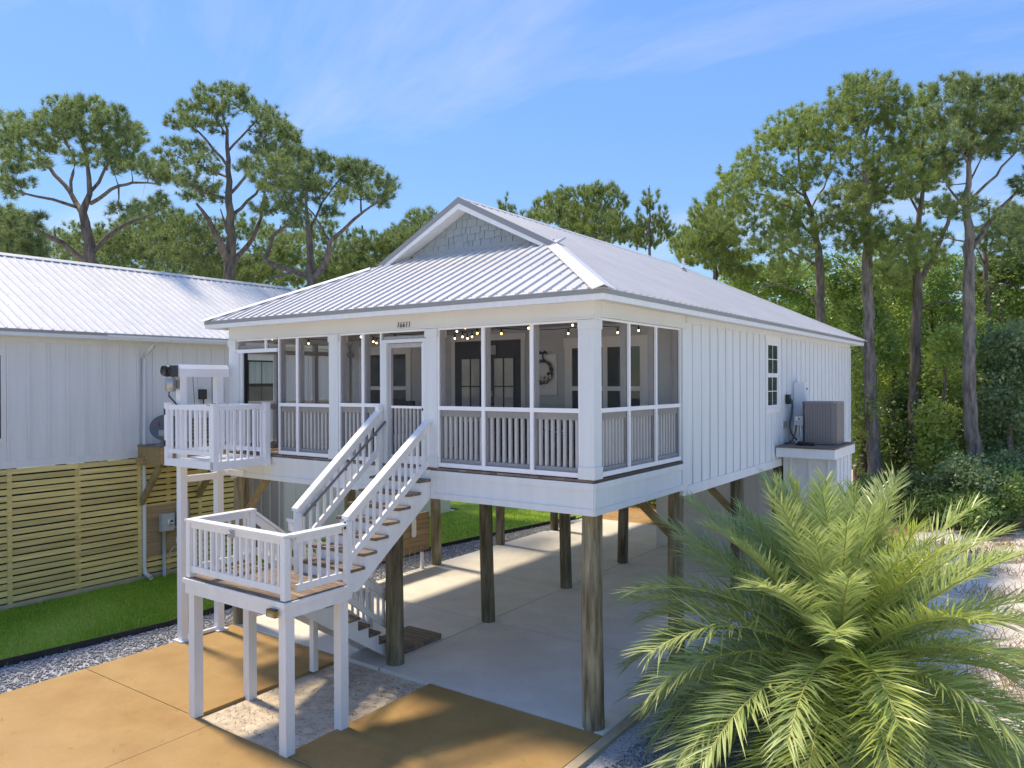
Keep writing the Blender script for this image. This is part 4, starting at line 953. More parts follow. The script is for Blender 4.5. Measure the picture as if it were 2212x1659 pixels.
for o_, w_ in ((.02, .05), (.10, .03)):
    V = []
    for k in range(9):
        t = -1.2 + k * .3; V.append(cc + su * (.11 + o_ * .3 + math.cos(t) * w_) + du_ * (.10 - o_ * .2 + math.sin(t) * w_) - ax * .045)
    tube('dish_mark', DS, 'red_mark', V, .013, 5)
tube('mast', DS, 'dish_arm', [(-12.62, 1.12, 3.28), (-12.58, 1.14, 3.4), (-12.52, 1.17, 3.58), (-12.50, 1.18, 3.70)], .024, 8)
tube('mast_foot', DS, 'dish_arm', [(-12.62, 1.12, 3.28), (-12.62, 1.12, 3.305)], [.11, .09], 12)
fp = cc + ax * .42 - du_ * .28
tube('feed_arm', DS, 'dish_arm', [cc - du_ * .31 - ax * .04, cc - du_ * .42 + ax * .14, fp], .018, 8); tube('feed_horn', DS, 'dish_arm', [fp + du_ * .02, fp + du_ * .02 - ax * .08], [.035, .045], 10); box('feed_box', DS, 'dish_arm', fp.x - .04, fp.x + .04, fp.y - .05, fp.y + .05, fp.z - .03, fp.z + .10)
# units on the neighbouring wall behind the lift
for y in (2.62, 3.05): b_ = thing('wall_outlet_box', ('left' if y < 3 else 'right') + ' one of two black outlet boxes on the neighbouring wall behind the lift', 'outlet box', (NX + .03, y, 4.4)); box('outlet_cover', b_, 'black_plastic', NX + .018, NX + .11, y - .10, y + .10, 4.36, 4.62); tube('outlet_cord', b_, 'cable_black', [(NX + .06, y + .03, 4.36), (NX + .06, y + .03, 3.44)], .018, 6)
mc = thing('split_air_conditioner', 'dark outdoor air conditioner on the timber shelf behind the lift rails', 'air conditioner', (-12.75, 2.2, 3.28))
box('casing', mc, 'box_grey', -12.98, -12.62, 1.85, 2.62, 3.31, 3.97); box('grille', mc, 'ac_side', -12.619, -12.605, 1.9, 2.5, 3.35, 3.91)
for k in range(6): box('louvre', mc, 'black_plastic', -12.604, -12.597, 1.92, 2.48, 3.39 + k * .09, 3.42 + k * .09)
for y in (1.95, 2.5): box('foot', mc, 'black_plastic', -12.95, -12.65, y, y + .05, 3.281, 3.31)

# ================================================================== equipment on the right wall
AC = thing('air_conditioner', 'brown grey slatted air conditioner unit on the rear side deck', 'air conditioner', (.72, 9.5, 3.33))
a0, a1, b0, b1 = .34, 1.10, 9.10, 9.86; c = .09
oct_ = [(a0 + c, b0), (a1 - c, b0), (a1, b0 + c), (a1, b1 - c), (a1 - c, b1), (a0 + c, b1), (a0, b1 - c), (a0, b0 + c)]
prism('coil_core', AC, 'ac_side', [(x, y, 3.37) for x, y in oct_], (0, 0, .88))
def off(o_, d): m_ = (sum(p[0] for p in o_) / 8, sum(p[1] for p in o_) / 8); return [(m_[0] + (p[0] - m_[0]) * d, m_[1] + (p[1] - m_[1]) * d) for p in o_]
prism('top_cover', AC, 'ac_grey', [(x, y, 4.251) for x, y in off(oct_, 1.03)], (0, 0, .05)); prism('base_pan', AC, 'ac_grey', [(x, y, 3.345) for x, y in off(oct_, 1.03)], (0, 0, .024))
for k in range(11):
    t = a0 + c + .01 + k * (a1 - a0 - 2 * c - .02) / 10; box('louvre', AC, 'ac_grey', t - .022, t + .022, b0 - .012, b0 - .001, 3.375, 4.245)
    t = b0 + c + .01 + k * (b1 - b0 - 2 * c - .02) / 10; box('louvre', AC, 'ac_grey', a1 + .001, a1 + .012, t - .022, t + .022, 3.375, 4.245)
box('corner_post', AC, 'ac_grey', a1 - .095, a1 + .006, b0 - .006, b0 + .095, 3.371, 4.248); box('badge', AC, 'steel', a1 + .013, a1 + .017, b1 - .2, b1 - .15, 4.12, 4.18)
for x in (a0 + .1, a1 - .1):
    for y in (b0 + .1, b1 - .1): box('foot', AC, 'black_plastic', x - .03, x + .03, y - .03, y + .03, 3.331, 3.345)
DB = thing('disconnect_switch', 'small grey switch box with white label at the air conditioner', 'switch box', (.32, 9.02, 3.85))
box('switch_case', DB, 'box_grey', .20, .38, 8.97, 9.07, 3.76, 3.97); box('switch_label', DB, 'cable_white', .24, .34, 8.963, 8.969, 3.87, 3.95); box('switch_window', DB, 'black_plastic', .30, .33, 8.958, 8.9625, 3.88, 3.94)
tube('whip', DB, 'cable_white', [(.33, 9.02, 3.76), (.34, 9.0, 3.66), (.36, 8.98, 3.52), (.30, 8.97, 3.42), (.24, 8.96, 3.36)], .012, 6); tube('whip', DB, 'cable_green', [(.24, 9.02, 3.76), (.23, 9.0, 3.6), (.17, 8.95, 3.42), (.1, 8.9, 3.36), (.05, 8.8, 3.35)], .018, 6)
box('switch_stand', DB, 'box_grey', .27, .31, 9.02, 9.06, 3.331, 3.759)
WH = thing('water_heater', 'tall white tankless water heater mounted on the right wall', 'water heater', (.12, 9.85, 3.75))
box('heater_case', WH, 'vinyl_white', .018, .26, 9.62, 10.02, 3.76, 4.74); box('heater_face', WH, 'white_paint', .261, .272, 9.64, 10.0, 3.79, 4.72); box('display', WH, 'black_plastic', .2725, .277, 9.79, 9.88, 4.56, 4.61)
for k in range(8): box('vent_slot', WH, 'box_grey', .2725, .275, 9.78, 9.90, 4.02 + k * .036, 4.032 + k * .036)
for p_, q_ in (((.14, 9.70, 3.76), (.14, 9.70, 3.34)), ((.14, 9.9, 3.76), (.14, 9.9, 3.34))): tube('water_pipe', WH, 'vinyl_white', [p_, q_], .02, 8)
OU = thing('cable_box', 'black cable inlet box with hanging cord on the right wall', 'outlet box', (.05, 9.1, 4.35))
box('inlet', OU, 'black_plastic', .018, .09, 9.0, 9.16, 4.24, 4.46); tube('plug', OU, 'dark_steel', [(.09, 9.1, 4.36), (.13, 9.1, 4.30), (.13, 9.1, 4.22)], [.03, .03, .02], 8)
tube('cord', OU, 'cable_green', [(.13, 9.1, 4.22), (.12, 9.05, 3.95), (.10, 9.0, 3.75), (.12, 9.02, 3.58), (.2, 9.1, 3.45), (.32, 9.0, 3.36), (.42, 8.85, 3.352)], .02, 7)
ob_ = box('wall_outlet', None, 'steel', .018, .05, 8.86, 8.98, 3.70, 3.84); tag(ob_, 'small grey outlet plate low on the right wall beside the cord', 'outlet')
pts = []
for k in range(40):
    a = k * .62; pts.append((.55 + .16 * math.cos(a) + .04 * math.sin(k * .9), 8.62 + .10 * math.sin(a), 3.345 + .0012 * k))
tag(tube('hose_coil', None, 'cable_black', pts, .016, 6), 'black coiled cable lying on the side deck boards', 'cable')

# ================================================================== porch furnishings
for k, (x0, x1, yy) in enumerate(((-3.72, -1.55, 1.95),)):
    so = thing('porch_sofa', 'dark navy cushioned sofa behind the porch railing', 'sofa', ((x0 + x1) / 2, yy + .4, ZF))
    box('sofa_frame', so, 'black_plastic', x0, x1, yy, yy + .82, ZF + .10, ZF + .22)
    for i in range(3):
        w = (x1 - x0 - .3) / 3; box('seat_cushion', so, 'sofa_navy', x0 + .15 + i * w, x0 + .14 + (i + 1) * w, yy + .02, yy + .62, ZF + .221, ZF + .40); box('back_cushion', so, 'sofa_navy', x0 + .15 + i * w, x0 + .14 + (i + 1) * w, yy + .60, yy + .78, ZF + .401, ZF + .82)
    for a in (x0, x1 - .14): box('arm', so, 'sofa_navy', a, a + .14, yy, yy + .8, ZF + .221, ZF + .60)
    for a in (x0 + .03, x1 - .08):
        for b in (yy + .03, yy + .72): box('leg', so, 'black_plastic', a, a + .05, b, b + .05, ZF + .001, ZF + .10)
def pillow(cx, cy, cz, lab):
    V = []; n = 7
    for s in (-1, 1):
        for i in range(n):
            for j in range(n):
                u, v = i / (n - 1) * 2 - 1, j / (n - 1) * 2 - 1; t = s * .07 * (1 - abs(u) ** 2.5) * (1 - abs(v) ** 2.5); V.append((cx + u * .22, cy + t + v * .06, cz + v * .21))
    Fc = [(a, a + 1, a + n + 1, a + n) for s in (0, 1) for i in range(n - 1) for a in range(s * n * n + i * n, s * n * n + i * n + n - 1)]
    tag(mesh('throw_pillow', None, 'pillow_print', V, Fc, smooth=True), lab, 'pillow')
pillow(-1.86, 2.36, ZF + .63, 'navy and white patterned pillow at the right end of the sofa'); pillow(-2.32, 2.38, ZF + .63, 'navy and white patterned pillow in the middle of the sofa')
ch = thing('porch_chair', 'dark armchair on the left of the porch behind the railing', 'chair', (-5.9, 2.2, ZF))
box('seat', ch, 'sofa_navy', -6.2, -5.6, 1.9, 2.5, ZF + .30, ZF + .42); box('backrest', ch, 'black_plastic', -6.2, -5.6, 2.5, 2.57, ZF + .30, ZF + .95)
for x in (-6.2, -5.65):
    box('arm', ch, 'black_plastic', x, x + .05, 1.9, 2.499, ZF + .58, ZF + .62)
    for y in (1.9, 2.46): box('leg', ch, 'black_plastic', x, x + .05, y, y + .04, ZF + .001, ZF + (.299 if y > 2 else .579))
tag(box('porch_rug', None, 'rug', -7.2, -1.2, .5, 1.8, ZF + .001, ZF + .010), 'grey woven rug on the porch floor behind the balusters', 'rug')
fr = thing('wreath_board', 'white framed board behind the wreath right of the double door', 'wall panel', (-2.71, YP - .03, 4.9))
box('board', fr, 'white_paint', -2.94, -2.48, YP - .045, YP - .024, 4.56, 5.26)
for a, b, c_, d in ((-2.96, -2.46, 5.24, 5.29), (-2.96, -2.46, 4.53, 4.58), (-2.96, -2.91, 4.581, 5.239), (-2.51, -2.46, 4.581, 5.239)): box('frame', fr, 'white_paint', a, b, YP - .06, YP - .046, c_, d)
wr = thing('wreath', 'dark twig wreath with pale shells and navy bow beside the door', 'wreath', (-2.75, YP - .08, 4.97))
pts = [(-2.75 + .19 * math.cos(t) + rnd.uniform(-.012, .012), YP - .085 + rnd.uniform(-.01, .01), 4.97 + .21 * math.sin(t) + rnd.uniform(-.012, .012)) for t in [k * 2 * math.pi / 28 for k in range(29)]]
tube('twig_ring', wr, 'wreath_green', pts, [.03 + .012 * math.sin(k * 2.3) for k in range(29)], 7)
for k in range(16):
    t = math.pi * (1.05 + .9 * k / 15); c_ = np.array((-2.75 + .19 * math.cos(t), YP - .11, 4.97 + .20 * math.sin(t) + rnd.uniform(-.05, .10))); r_ = rnd.uniform(.02, .045)
    tube('shell', wr, 'shell_white' if k % 3 else 'wreath_green', [c_ - (.01, 0, r_), c_, c_ + (.012, -.01, r_)], [.006, r_ * .8, .004], 6)
tube('bow', wr, 'ribbon_navy', [(-2.86, YP - .09, 5.30), (-2.80, YP - .09, 5.33), (-2.75, YP - .10, 5.31), (-2.70, YP - .09, 5.335), (-2.65, YP - .09, 5.30)], [.012, .03, .014, .03, .012], 7); tube('ribbon', wr, 'ribbon_navy', [(-2.75, YP - .09, 5.31), (-2.73, YP - .09, 5.17)], .016, 6)
sg = box('door_sign', None, 'grey_frame', -4.22, -3.86, YP - .075, YP - .055, 5.32, 5.50); tag(sg, 'plain grey sign board hung at the top of the double door', 'sign')
# string lights: socket and bulb are parts of each string
def bulbgeo(c, r, n=8):
    V, Fc = tubegeo([c + np.array((0, 0, z)) for z in (0, -.25 * r, -.9 * r, -1.7 * r, -2.1 * r)], [.35 * r, .7 * r, r, .7 * r, .15 * r], n); return V, Fc
ends = [((-7.6, .3), (-6.4, 2.9)), ((-6.4, 2.9), (-5.0, .3)), ((-5.0, .3), (-4.1, 2.6)), ((-4.1, 2.6), (-2.7, .3)), ((-2.7, .3), (-1.6, 2.7)), ((-1.6, 2.7), (-.45, .4)), ((-4.6, .35), (-1.0, .9)), ((-1.0, .9), (-.4, 2.7))]
for i, (p, q) in enumerate(ends):
    st_ = thing('string_light', 'string of warm bulbs under the porch ceiling, number %s counted from the lift side' % ('one two three four five six seven eight'.split()[i]), 'string lights', ((p[0] + q[0]) / 2, (p[1] + q[1]) / 2, 5.7))
    pts = []
    for k in range(13):
        t = k / 12; pts.append((p[0] + (q[0] - p[0]) * t, p[1] + (q[1] - p[1]) * t, 5.77 - .20 * 4 * t * (1 - t) * .6))
    tube('wire', st_, 'cable_black', pts, .007, 5)
    for k in (1, 4, 7, 10):
        c_ = np.array(pts[k]); tube('socket', st_, 'black_plastic', [c_, c_ - (0, 0, .075)], [.012, .02], 7)
        V, Fc = bulbgeo(c_ - (0, 0, .075), .016); mesh('bulb', st_, 'bulb_glow', V, Fc, smooth=True)
# board panel and hanging paddle under the house, left side
BP = thing('plank_screen', 'weathered plank screen fixed between the left piles under the house', 'screen', (-8.22, 5, .4))
for k in range(7): box('plank', BP, 'plank_brown', -8.30, -8.26, 3.32, 5.98, .42 + k * .142, .42 + k * .142 + .136)
for k in range(9): tube('steel_rod', BP, 'steel', [(-8.24, 4.2 + k * .2, .0), (-8.24, 4.2 + k * .2, .6)], .010, 6)
tube('white_pipe', BP, 'vinyl_white', [(-8.2, 5.62, .0), (-8.2, 5.62, .42)], .05, 10)
pd = thing('hanging_paddle', 'white paddle hanging in front of the plank screen', 'paddle', (-8.18, 5.35, 1))
tube('shaft', pd, 'white_paint', [(-8.22, 5.35, 1.75), (-8.22, 5.35, 1.28)], .018, 7); prism('blade', pd, 'white_paint', [(-8.235, 5.27, 1.26), (-8.235, 5.30, 1.34), (-8.235, 5.40, 1.34), (-8.235, 5.43, 1.26), (-8.235, 5.43, .90), (-8.235, 5.40, .84), (-8.235, 5.30, .84), (-8.235, 5.27, .90)], (.02, 0, 0))

# ================================================================== vegetation
TR = np.random.RandomState(23)
def unit(v): return v / (np.linalg.norm(v, axis=-1, keepdims=True) + 1e-9)
def needles(C, A, n, l0, l1, w, spread=1.15):
    """brush of n needles round each tuft centre C with axis A"""
    m = len(C); A = unit(A); ref = np.where(np.abs(A[:, 2:3]) < .9, np.array([[0, 0, 1.]]), np.array([[1., 0, 0]]))
    U = unit(np.cross(A, ref)); Wv = np.cross(A, U)
    ph = TR.uniform(0, 2 * np.pi, (m, n)); th = spread * np.sqrt(TR.uniform(0, 1, (m, n)))
    D = A[:, None] * np.cos(th)[..., None] + (U[:, None] * np.cos(ph)[..., None] + Wv[:, None] * np.sin(ph)[..., None]) * np.sin(th)[..., None]
    Ln = TR.uniform(l0, l1, (m, n))[..., None] * TR.uniform(.75, 1.3, (m, 1, 1)); B = C[:, None] + A[:, None] * TR.uniform(-.12, .06, (m, n))[..., None]
    T = B + D * Ln; T[..., 2] -= .06 * Ln[..., 0]
    S = unit(np.cross(D, unit(TR.randn(m, n, 3)))) * w
    V = np.stack([B - S, B + S, T], 2).reshape(-1, 3)
    rv = np.clip(np.repeat(TR.beta(2, 2, m), n) * .6 + TR.uniform(0, .4, m * n), 0, 1)
    return V, rv
def skeleton(trunk, limbs, step=.35):
    """resample polylines [(x,y,z,r)..] into nodes"""
    N = []; segs = []
    for pl in [trunk] + limbs:
        pl = np.array(pl, float); P = [pl[0]]
        for a, b in zip(pl[:-1], pl[1:]):
            k = max(1, int(np.linalg.norm(b[:3] - a[:3]) / step))
            for i in range(1, k + 1): P.append(a + (b - a) * i / k)
        P = np.array(P); P[1:-1, :3] += TR.randn(len(P) - 2, 3) * .025
        segs.append(P); N.append(P)
    return segs, np.concatenate(N)
def twigs(nodes, targets, bias=.35):
    """attach every target to the nearest skeleton point, growing the skeleton as it goes"""
    d0 = np.array([np.min(np.linalg.norm(nodes[:, :3] - t, axis=1)) for t in targets]); order = np.argsort(d0)
    P = nodes[:, :3].copy(); Rr = nodes[:, 3].copy(); out = []; axes = np.zeros_like(targets)
    for i in order:
        t = targets[i]; d = np.linalg.norm(P - t, axis=1) + bias * np.maximum(0, P[:, 2] - t[2]); j = int(np.argmin(d)); a = P[j]
        v = t - a; ln = np.linalg.norm(v) + 1e-6; mid = a + v * .5 + np.array((0, 0, -.10 * ln)) + TR.randn(3) * .05 * ln
        r0 = min(Rr[j] * .8, .016 + .022 * ln); out.append(np.array([[*a, r0], [*mid, r0 * .75], [*t, r0 * .4]]))
        P = np.concatenate([P, [mid, t]]); Rr = np.concatenate([Rr, [r0 * .75, r0 * .5]]); axes[i] = unit(t - mid)
    return out, axes
def woodmesh(root, name, mat, segs, tw, n=9):
    V = []; Fc = []
    for s, k in [(s, n) for s in segs] + [(s, 4) for s in tw]:
        v, f = tubegeo(s[:, :3], s[:, 3], k); b = len(V); V += v; Fc += [tuple(i + b for i in q) for q in f]
    return mesh(name, root, mat, V, Fc, smooth=True)
def pine(label, depth, trunk, limbs, clumps, mat='pine_needles', bark='bark', tufts=15, nn=62, l=(.12, .27), w=.0085, spread=1.35, layers=2, up=.55, cat='pine tree', group='pines round the houses', base=0.0, name='pine_tree', dz=1.0, thin=.72):
    """trunk, limbs: pixel polylines (x, y, radius m, depth offset); clumps: pixel ellipses, each given depth of its own"""
    def W3(p): return (*at(p[0], p[1], depth + (p[3] if len(p) > 3 else 0)), p[2] * thin)
    tk = [W3(p) for p in trunk]; b = tk[0]; tk = [(b[0], b[1], base - .15, b[3] * 1.15)] + tk
    root = thing(name, label, cat, (b[0], b[1], base), group)
    segs, nodes = skeleton(tk, [[W3(p) for p in lm] for lm in limbs])
    C = []
    s = depth / F
    for ci, (cx, cy, rx, ry) in enumerate(clumps):
        for ly in range(layers):
            off = TR.uniform(-1, 1) * 1.1 * dz if ly == 0 else TR.choice([-1, 1]) * TR.uniform(.8, 3.0) * dz
            c = at(cx, cy, depth + off); k = max(3, int(2.4 * tufts * (rx * ry) / (28 * 24) * (1 if ly == 0 else .6)))
            q = unit(TR.randn(k, 3)) * (TR.uniform(0, 1, (k, 1)) ** .40) * 1.28
            q = q[:, :1] * CM[0] * rx * s + q[:, 1:2] * -CM[1] * ry * s + q[:, 2:3] * CM[2] * (rx + ry) * .55 * s
            C.append(c + q)
    C = np.concatenate(C); sel = TR.permutation(len(C))[:max(40, len(C) // 2)]
    tw, ax = twigs(nodes[max(2, len(segs[0]) // 3):], C[sel])
    near = np.array([sel[np.argmin(np.linalg.norm(C[sel] - c, axis=1))] for c in C]); axd = np.zeros_like(C); axd[sel] = ax
    axes = unit(axd[near] * .6 + TR.randn(len(C), 3) * .35 + np.array((0, 0, up)))
    woodmesh(root, 'trunk', bark, segs, tw)
    V, rv = needles(C, axes, nn, l[0], l[1], w, spread)
    npmesh('crown', root, mat, V, np.arange(len(V)).reshape(-1, 3), rv)
    return root
ZA = lambda L_: [(x * .4, y * .4 + 159.3, a * .4, b * .4) for x, y, a, b in L_]          # zoomed picture pieces back to the whole picture
ZP = lambda L_: [(p[0] * .4, p[1] * .4 + 159.3, *p[2:]) for p in L_]
# --- left pines
pine('broad open pine behind the neighbouring roof at the far left', 27, ZP([(492, 1240, .30), (488, 1020, .27), (472, 860, .24), (445, 745, .20), (486, 650, .13), (482, 560, .11), (470, 460, .07), (440, 330, .04)]),
     [ZP(l) for l in ([(440, 745, .15), (385, 640, .11, .3), (265, 510, .09, .8), (100, 430, .06, 1.2), (20, 330, .03, 1.2)], [(470, 1010, .16), (330, 910, .13, -.4), (200, 850, .11, -.9), (0, 740, .08, -1.4), (-120, 660, .05, -1.6)], [(505, 960, .13), (640, 830, .10, .5), (780, 785, .07, 1), (870, 735, .03, 1.2)],
      [(490, 700, .10), (600, 620, .08, -.6), (720, 590, .06, -1), (860, 595, .03, -1.2)], [(415, 720, .09), (280, 680, .07, -.5), (120, 640, .05, -1), (20, 600, .03, -1)], [(486, 640, .09), (560, 520, .07, .4), (650, 400, .05, .6), (720, 320, .03, .8)], [(385, 640, .08), (400, 480, .06, -.4), (330, 300, .03, -.5)], [(300, 895, .05), (295, 850, .04), (318, 830, .03)])],
     ZA([(60, 290, 70, 60), (-40, 330, 80, 70), (180, 300, 80, 70), (330, 220, 80, 70), (400, 180, 70, 45), (500, 180, 70, 45), (600, 250, 80, 70), (700, 300, 60, 60), (755, 330, 35, 45), (420, 300, 110, 55), (250, 380, 110, 45), (550, 360, 110, 55), (680, 420, 90, 50), (60, 380, 60, 60), (60, 480, 70, 45), (180, 470, 70, 35), (430, 440, 80, 35), (620, 480, 100, 45), (780, 500, 70, 45), (850, 560, 55, 35), (120, 590, 60, 30), (50, 640, 55, 30), (640, 740, 50, 30), (740, 720, 50, 35), (860, 690, 45, 45), (-20, 560, 60, 40)]), tufts=15)
pine('low dense pine clump at the left picture edge behind the roof', 24, ZP([(60, 1150, .16), (70, 1000, .12), (75, 850, .08), (70, 760, .04)]), [ZP([(72, 950, .05), (150, 850, .03)])], ZA([(80, 900, 120, 90), (50, 790, 90, 60), (180, 790, 60, 35), (-30, 860, 90, 80), (150, 960, 80, 50)]), tufts=18)
pine('tallest pine on the left with thin upswept limbs', 29, ZP([(1240, 1260, .34), (1242, 1040, .30), (1246, 880, .25), (1240, 700, .19), (1230, 520, .14), (1230, 400, .10), (1212, 250, .06), (1200, 110, .03)]),
     [ZP(l) for l in ([(1240, 1030, .22), (1180, 900, .17, -.6), (1128, 790, .12, -.9), (1060, 700, .06, -1)], [(1250, 1040, .16), (1370, 880, .12, .6), (1420, 720, .09, .9), (1440, 560, .05, 1.1)], [(1242, 650, .09), (1320, 560, .07, -.5), (1400, 430, .05, -.8), (1440, 320, .03, -.9)], [(1230, 420, .07), (1340, 300, .05, .4), (1410, 220, .03, .6)], [(1228, 500, .08), (1120, 360, .06, -.5), (1000, 270, .04, -.8), (920, 262, .02, -.9)], [(1232, 560, .07), (1100, 510, .05, .6), (960, 450, .03, 1)], [(1240, 680, .09), (1100, 640, .06, -.7), (980, 570, .03, -1)], [(1222, 330, .05), (1120, 180, .03, .3), (1100, 100, .02, .3)], [(1255, 760, .10), (1380, 650, .07, .6), (1520, 440, .04, 1)], [(1225, 860, .06), (1190, 730, .03)])],
     ZA([(1210, 80, 60, 38), (1110, 90, 65, 38), (1290, 100, 60, 38), (1000, 200, 60, 45), (940, 260, 45, 35), (1100, 180, 80, 45), (1200, 180, 80, 40), (1320, 150, 45, 45), (1400, 200, 60, 45), (1480, 240, 60, 45), (1540, 290, 50, 45), (1040, 260, 70, 35), (1160, 280, 70, 32), (1440, 300, 80, 45), (1560, 330, 60, 45), (960, 380, 60, 35), (1060, 410, 90, 40), (900, 450, 60, 55), (1100, 490, 95, 40), (980, 560, 90, 40), (1060, 640, 90, 45), (1150, 630, 70, 50), (1400, 400, 80, 40), (1520, 420, 90, 55), (1350, 500, 60, 35), (880, 520, 60, 45)]), tufts=14)
pine('spreading pine between the tallest left pine and the gable', 27, ZP([(1680, 1300, .26), (1682, 1130, .22), (1672, 900, .15), (1665, 780, .10), (1650, 620, .05)]),
     [ZP(l) for l in ([(1685, 1110, .18), (1750, 1040, .15, -.3), (1780, 900, .12, -.6), (1860, 840, .09, -.8), (1960, 740, .06, -1), (2070, 680, .03, -1.1)], [(1672, 1100, .15), (1430, 1010, .12, .6), (1480, 880, .10, .8), (1600, 780, .07, 1), (1640, 640, .03, 1)], [(1670, 850, .07), (1740, 700, .05, .4), (1840, 560, .03, .6)], [(1665, 780, .06), (1560, 650, .04, -.5), (1480, 540, .02, -.6)], [(1780, 900, .06), (1700, 760, .04), (1640, 700, .02)], [(1950, 745, .05), (1950, 620, .03), (1960, 540, .02)], [(1690, 1090, .10), (1580, 1070, .07, -.8), (1460, 1100, .04, -1.2)])],
     ZA([(1480, 520, 105, 75), (1600, 450, 95, 50), (1700, 470, 80, 55), (1640, 560, 105, 65), (1500, 620, 90, 50), (1700, 620, 105, 60), (1820, 500, 60, 45), (1880, 510, 60, 45), (1960, 520, 70, 45), (2040, 560, 50, 45), (2100, 600, 45, 45), (2090, 660, 45, 35), (1900, 600, 75, 40), (1990, 640, 65, 32), (1860, 660, 55, 32), (1450, 720, 80, 40), (1560, 700, 75, 42), (2060, 700, 45, 25), (1600, 780, 60, 40), (1780, 740, 60, 35)]), tufts=15)
bk = ZA([(420, 880, 90, 45), (300, 950, 120, 55), (560, 950, 120, 55), (700, 880, 110, 55), (820, 820, 100, 55), (760, 980, 130, 65), (880, 760, 70, 40)]); bk2 = ZA([(950, 900, 120, 65), (1000, 1010, 130, 55), (1100, 950, 100, 55), (1060, 830, 80, 45), (1280, 1050, 120, 55), (1400, 1060, 100, 55), (1180, 1080, 100, 40)]); bk3 = ZA([(1480, 1000, 90, 55), (1580, 960, 80, 55), (1300, 830, 90, 45), (1720, 850, 65, 55), (1520, 880, 80, 40), (1600, 1100, 110, 45)]); bk4 = ZA([(1850, 1000, 100, 60), (1960, 920, 90, 50), (2060, 980, 90, 55), (1780, 1060, 90, 45), (2150, 860, 40, 32), (1980, 1060, 120, 50), (2100, 900, 60, 35)])
for c_, tx, lb, dp in ((bk, 560, 'hazy lower pine behind the neighbouring roof, nearest the far left pine', 36), (bk2, 1060, 'hazy lower pine in front of the tallest left pine', 34), (bk3, 1520, 'hazy lower pine right of the tallest left pine', 35), (bk4, 1960, 'hazy lower pine next to the left roof slope of the raised house', 34)):
    pine(lb, dp, ZP([(tx, 1300, .18), (tx, 1100, .15), (tx + 10, 950, .10), (tx - 5, 820, .05)]), [ZP([(tx, 1050, .07), (tx - 160, 930, .03)]), ZP([(tx, 1020, .07), (tx + 150, 900, .03)])], [(a_, b_, c1 * 1.45, d1 * 1.35) for a_, b_, c1, d1 in c_], tufts=22, dz=1.4)
pine('small dark pine top just left of the gable peak', 33, [(905, 640, .10), (905, 520, .07), (903, 470, .03)], [], [(900, 478, 26, 22), (925, 468, 18, 14), (868, 510, 22, 16), (890, 505, 26, 20), (880, 540, 30, 22), (920, 500, 24, 30)], tufts=20)
# --- pines behind the ridge
ZM = lambda L_: [(x * .28 + 1017.5, y * .28 + 371.6, a * .28, b * .28) for x, y, a, b in L_]
ZQ = lambda L_: [(p[0] * .28 + 1017.5, p[1] * .28 + 371.6, *p[2:]) for p in L_]
pine('rounded dense pine behind the middle of the ridge', 36, ZQ([(850, 1100, .20), (850, 600, .15), (880, 350, .08), (900, 200, .04)]), [ZQ([(850, 600, .08), (650, 350, .03)]), ZQ([(860, 560, .08), (1080, 300, .03)])],
     ZM([(500, 310, 50, 60), (600, 230, 75, 60), (720, 180, 75, 55), (860, 160, 70, 45), (960, 160, 75, 60), (1080, 160, 55, 50), (1165, 230, 45, 55), (700, 310, 115, 80), (850, 310, 115, 80), (1000, 290, 105, 80), (900, 430, 90, 55), (1080, 390, 110, 75), (780, 410, 100, 55), (1000, 490, 120, 55), (1180, 470, 90, 65), (560, 360, 80, 50)]), mat='pine_needles_bright', tufts=34, spread=.95, up=1.0)
pine('young spiky pine with upright candles behind the ridge', 33, ZQ([(1377, 1000, .12), (1377, 600, .08), (1377, 300, .05), (1377, 100, .015)]), [ZQ([(1377, 470, .03), (1300, 400, .02), (1285, 270, .01)]), ZQ([(1377, 460, .03), (1450, 380, .02), (1455, 260, .01)]), ZQ([(1377, 420, .03), (1490, 350, .02), (1500, 270, .01)]), ZQ([(1377, 330, .02), (1335, 230, .015), (1332, 150, .008)]), ZQ([(1377, 320, .02), (1425, 220, .015), (1438, 140, .008)])],
     ZM([(1378, 260, 50, 55), (1378, 150, 12, 45), (1334, 190, 12, 40), (1432, 180, 12, 42), (1320, 420, 85, 70), (1450, 400, 75, 60), (1380, 520, 120, 65), (1540, 470, 75, 55), (1290, 520, 90, 65), (1286, 310, 12, 45), (1500, 320, 14, 45), (1460, 310, 12, 45)]), mat='pine_needles_bright', tufts=30, spread=.8, up=1.4, layers=1)
pine('layered pine behind the right end of the ridge', 31, ZQ([(1890, 1300, .18), (1885, 800, .14), (1880, 550, .09), (1850, 300, .04)]), [ZQ([(1885, 700, .07), (1700, 560, .03)]), ZQ([(1885, 640, .07), (2060, 540, .03)]), ZQ([(1885, 600, .05), (1760, 350, .03), (1742, 220, .01)])],
     ZM([(1742, 270, 16, 55), (1850, 230, 45, 65), (1800, 360, 95, 70), (1900, 400, 105, 80), (1750, 480, 105, 70), (1850, 560, 125, 70), (1980, 520, 95, 70), (1650, 560, 95, 60), (1700, 650, 105, 55), (1880, 680, 105, 55), (2050, 650, 105, 55), (2000, 760, 100, 55), (2160, 790, 90, 50), (1690, 330, 12, 45), (1885, 170, 14, 40)]), mat='pine_needles_bright', tufts=32, spread=.95, up=1.0)
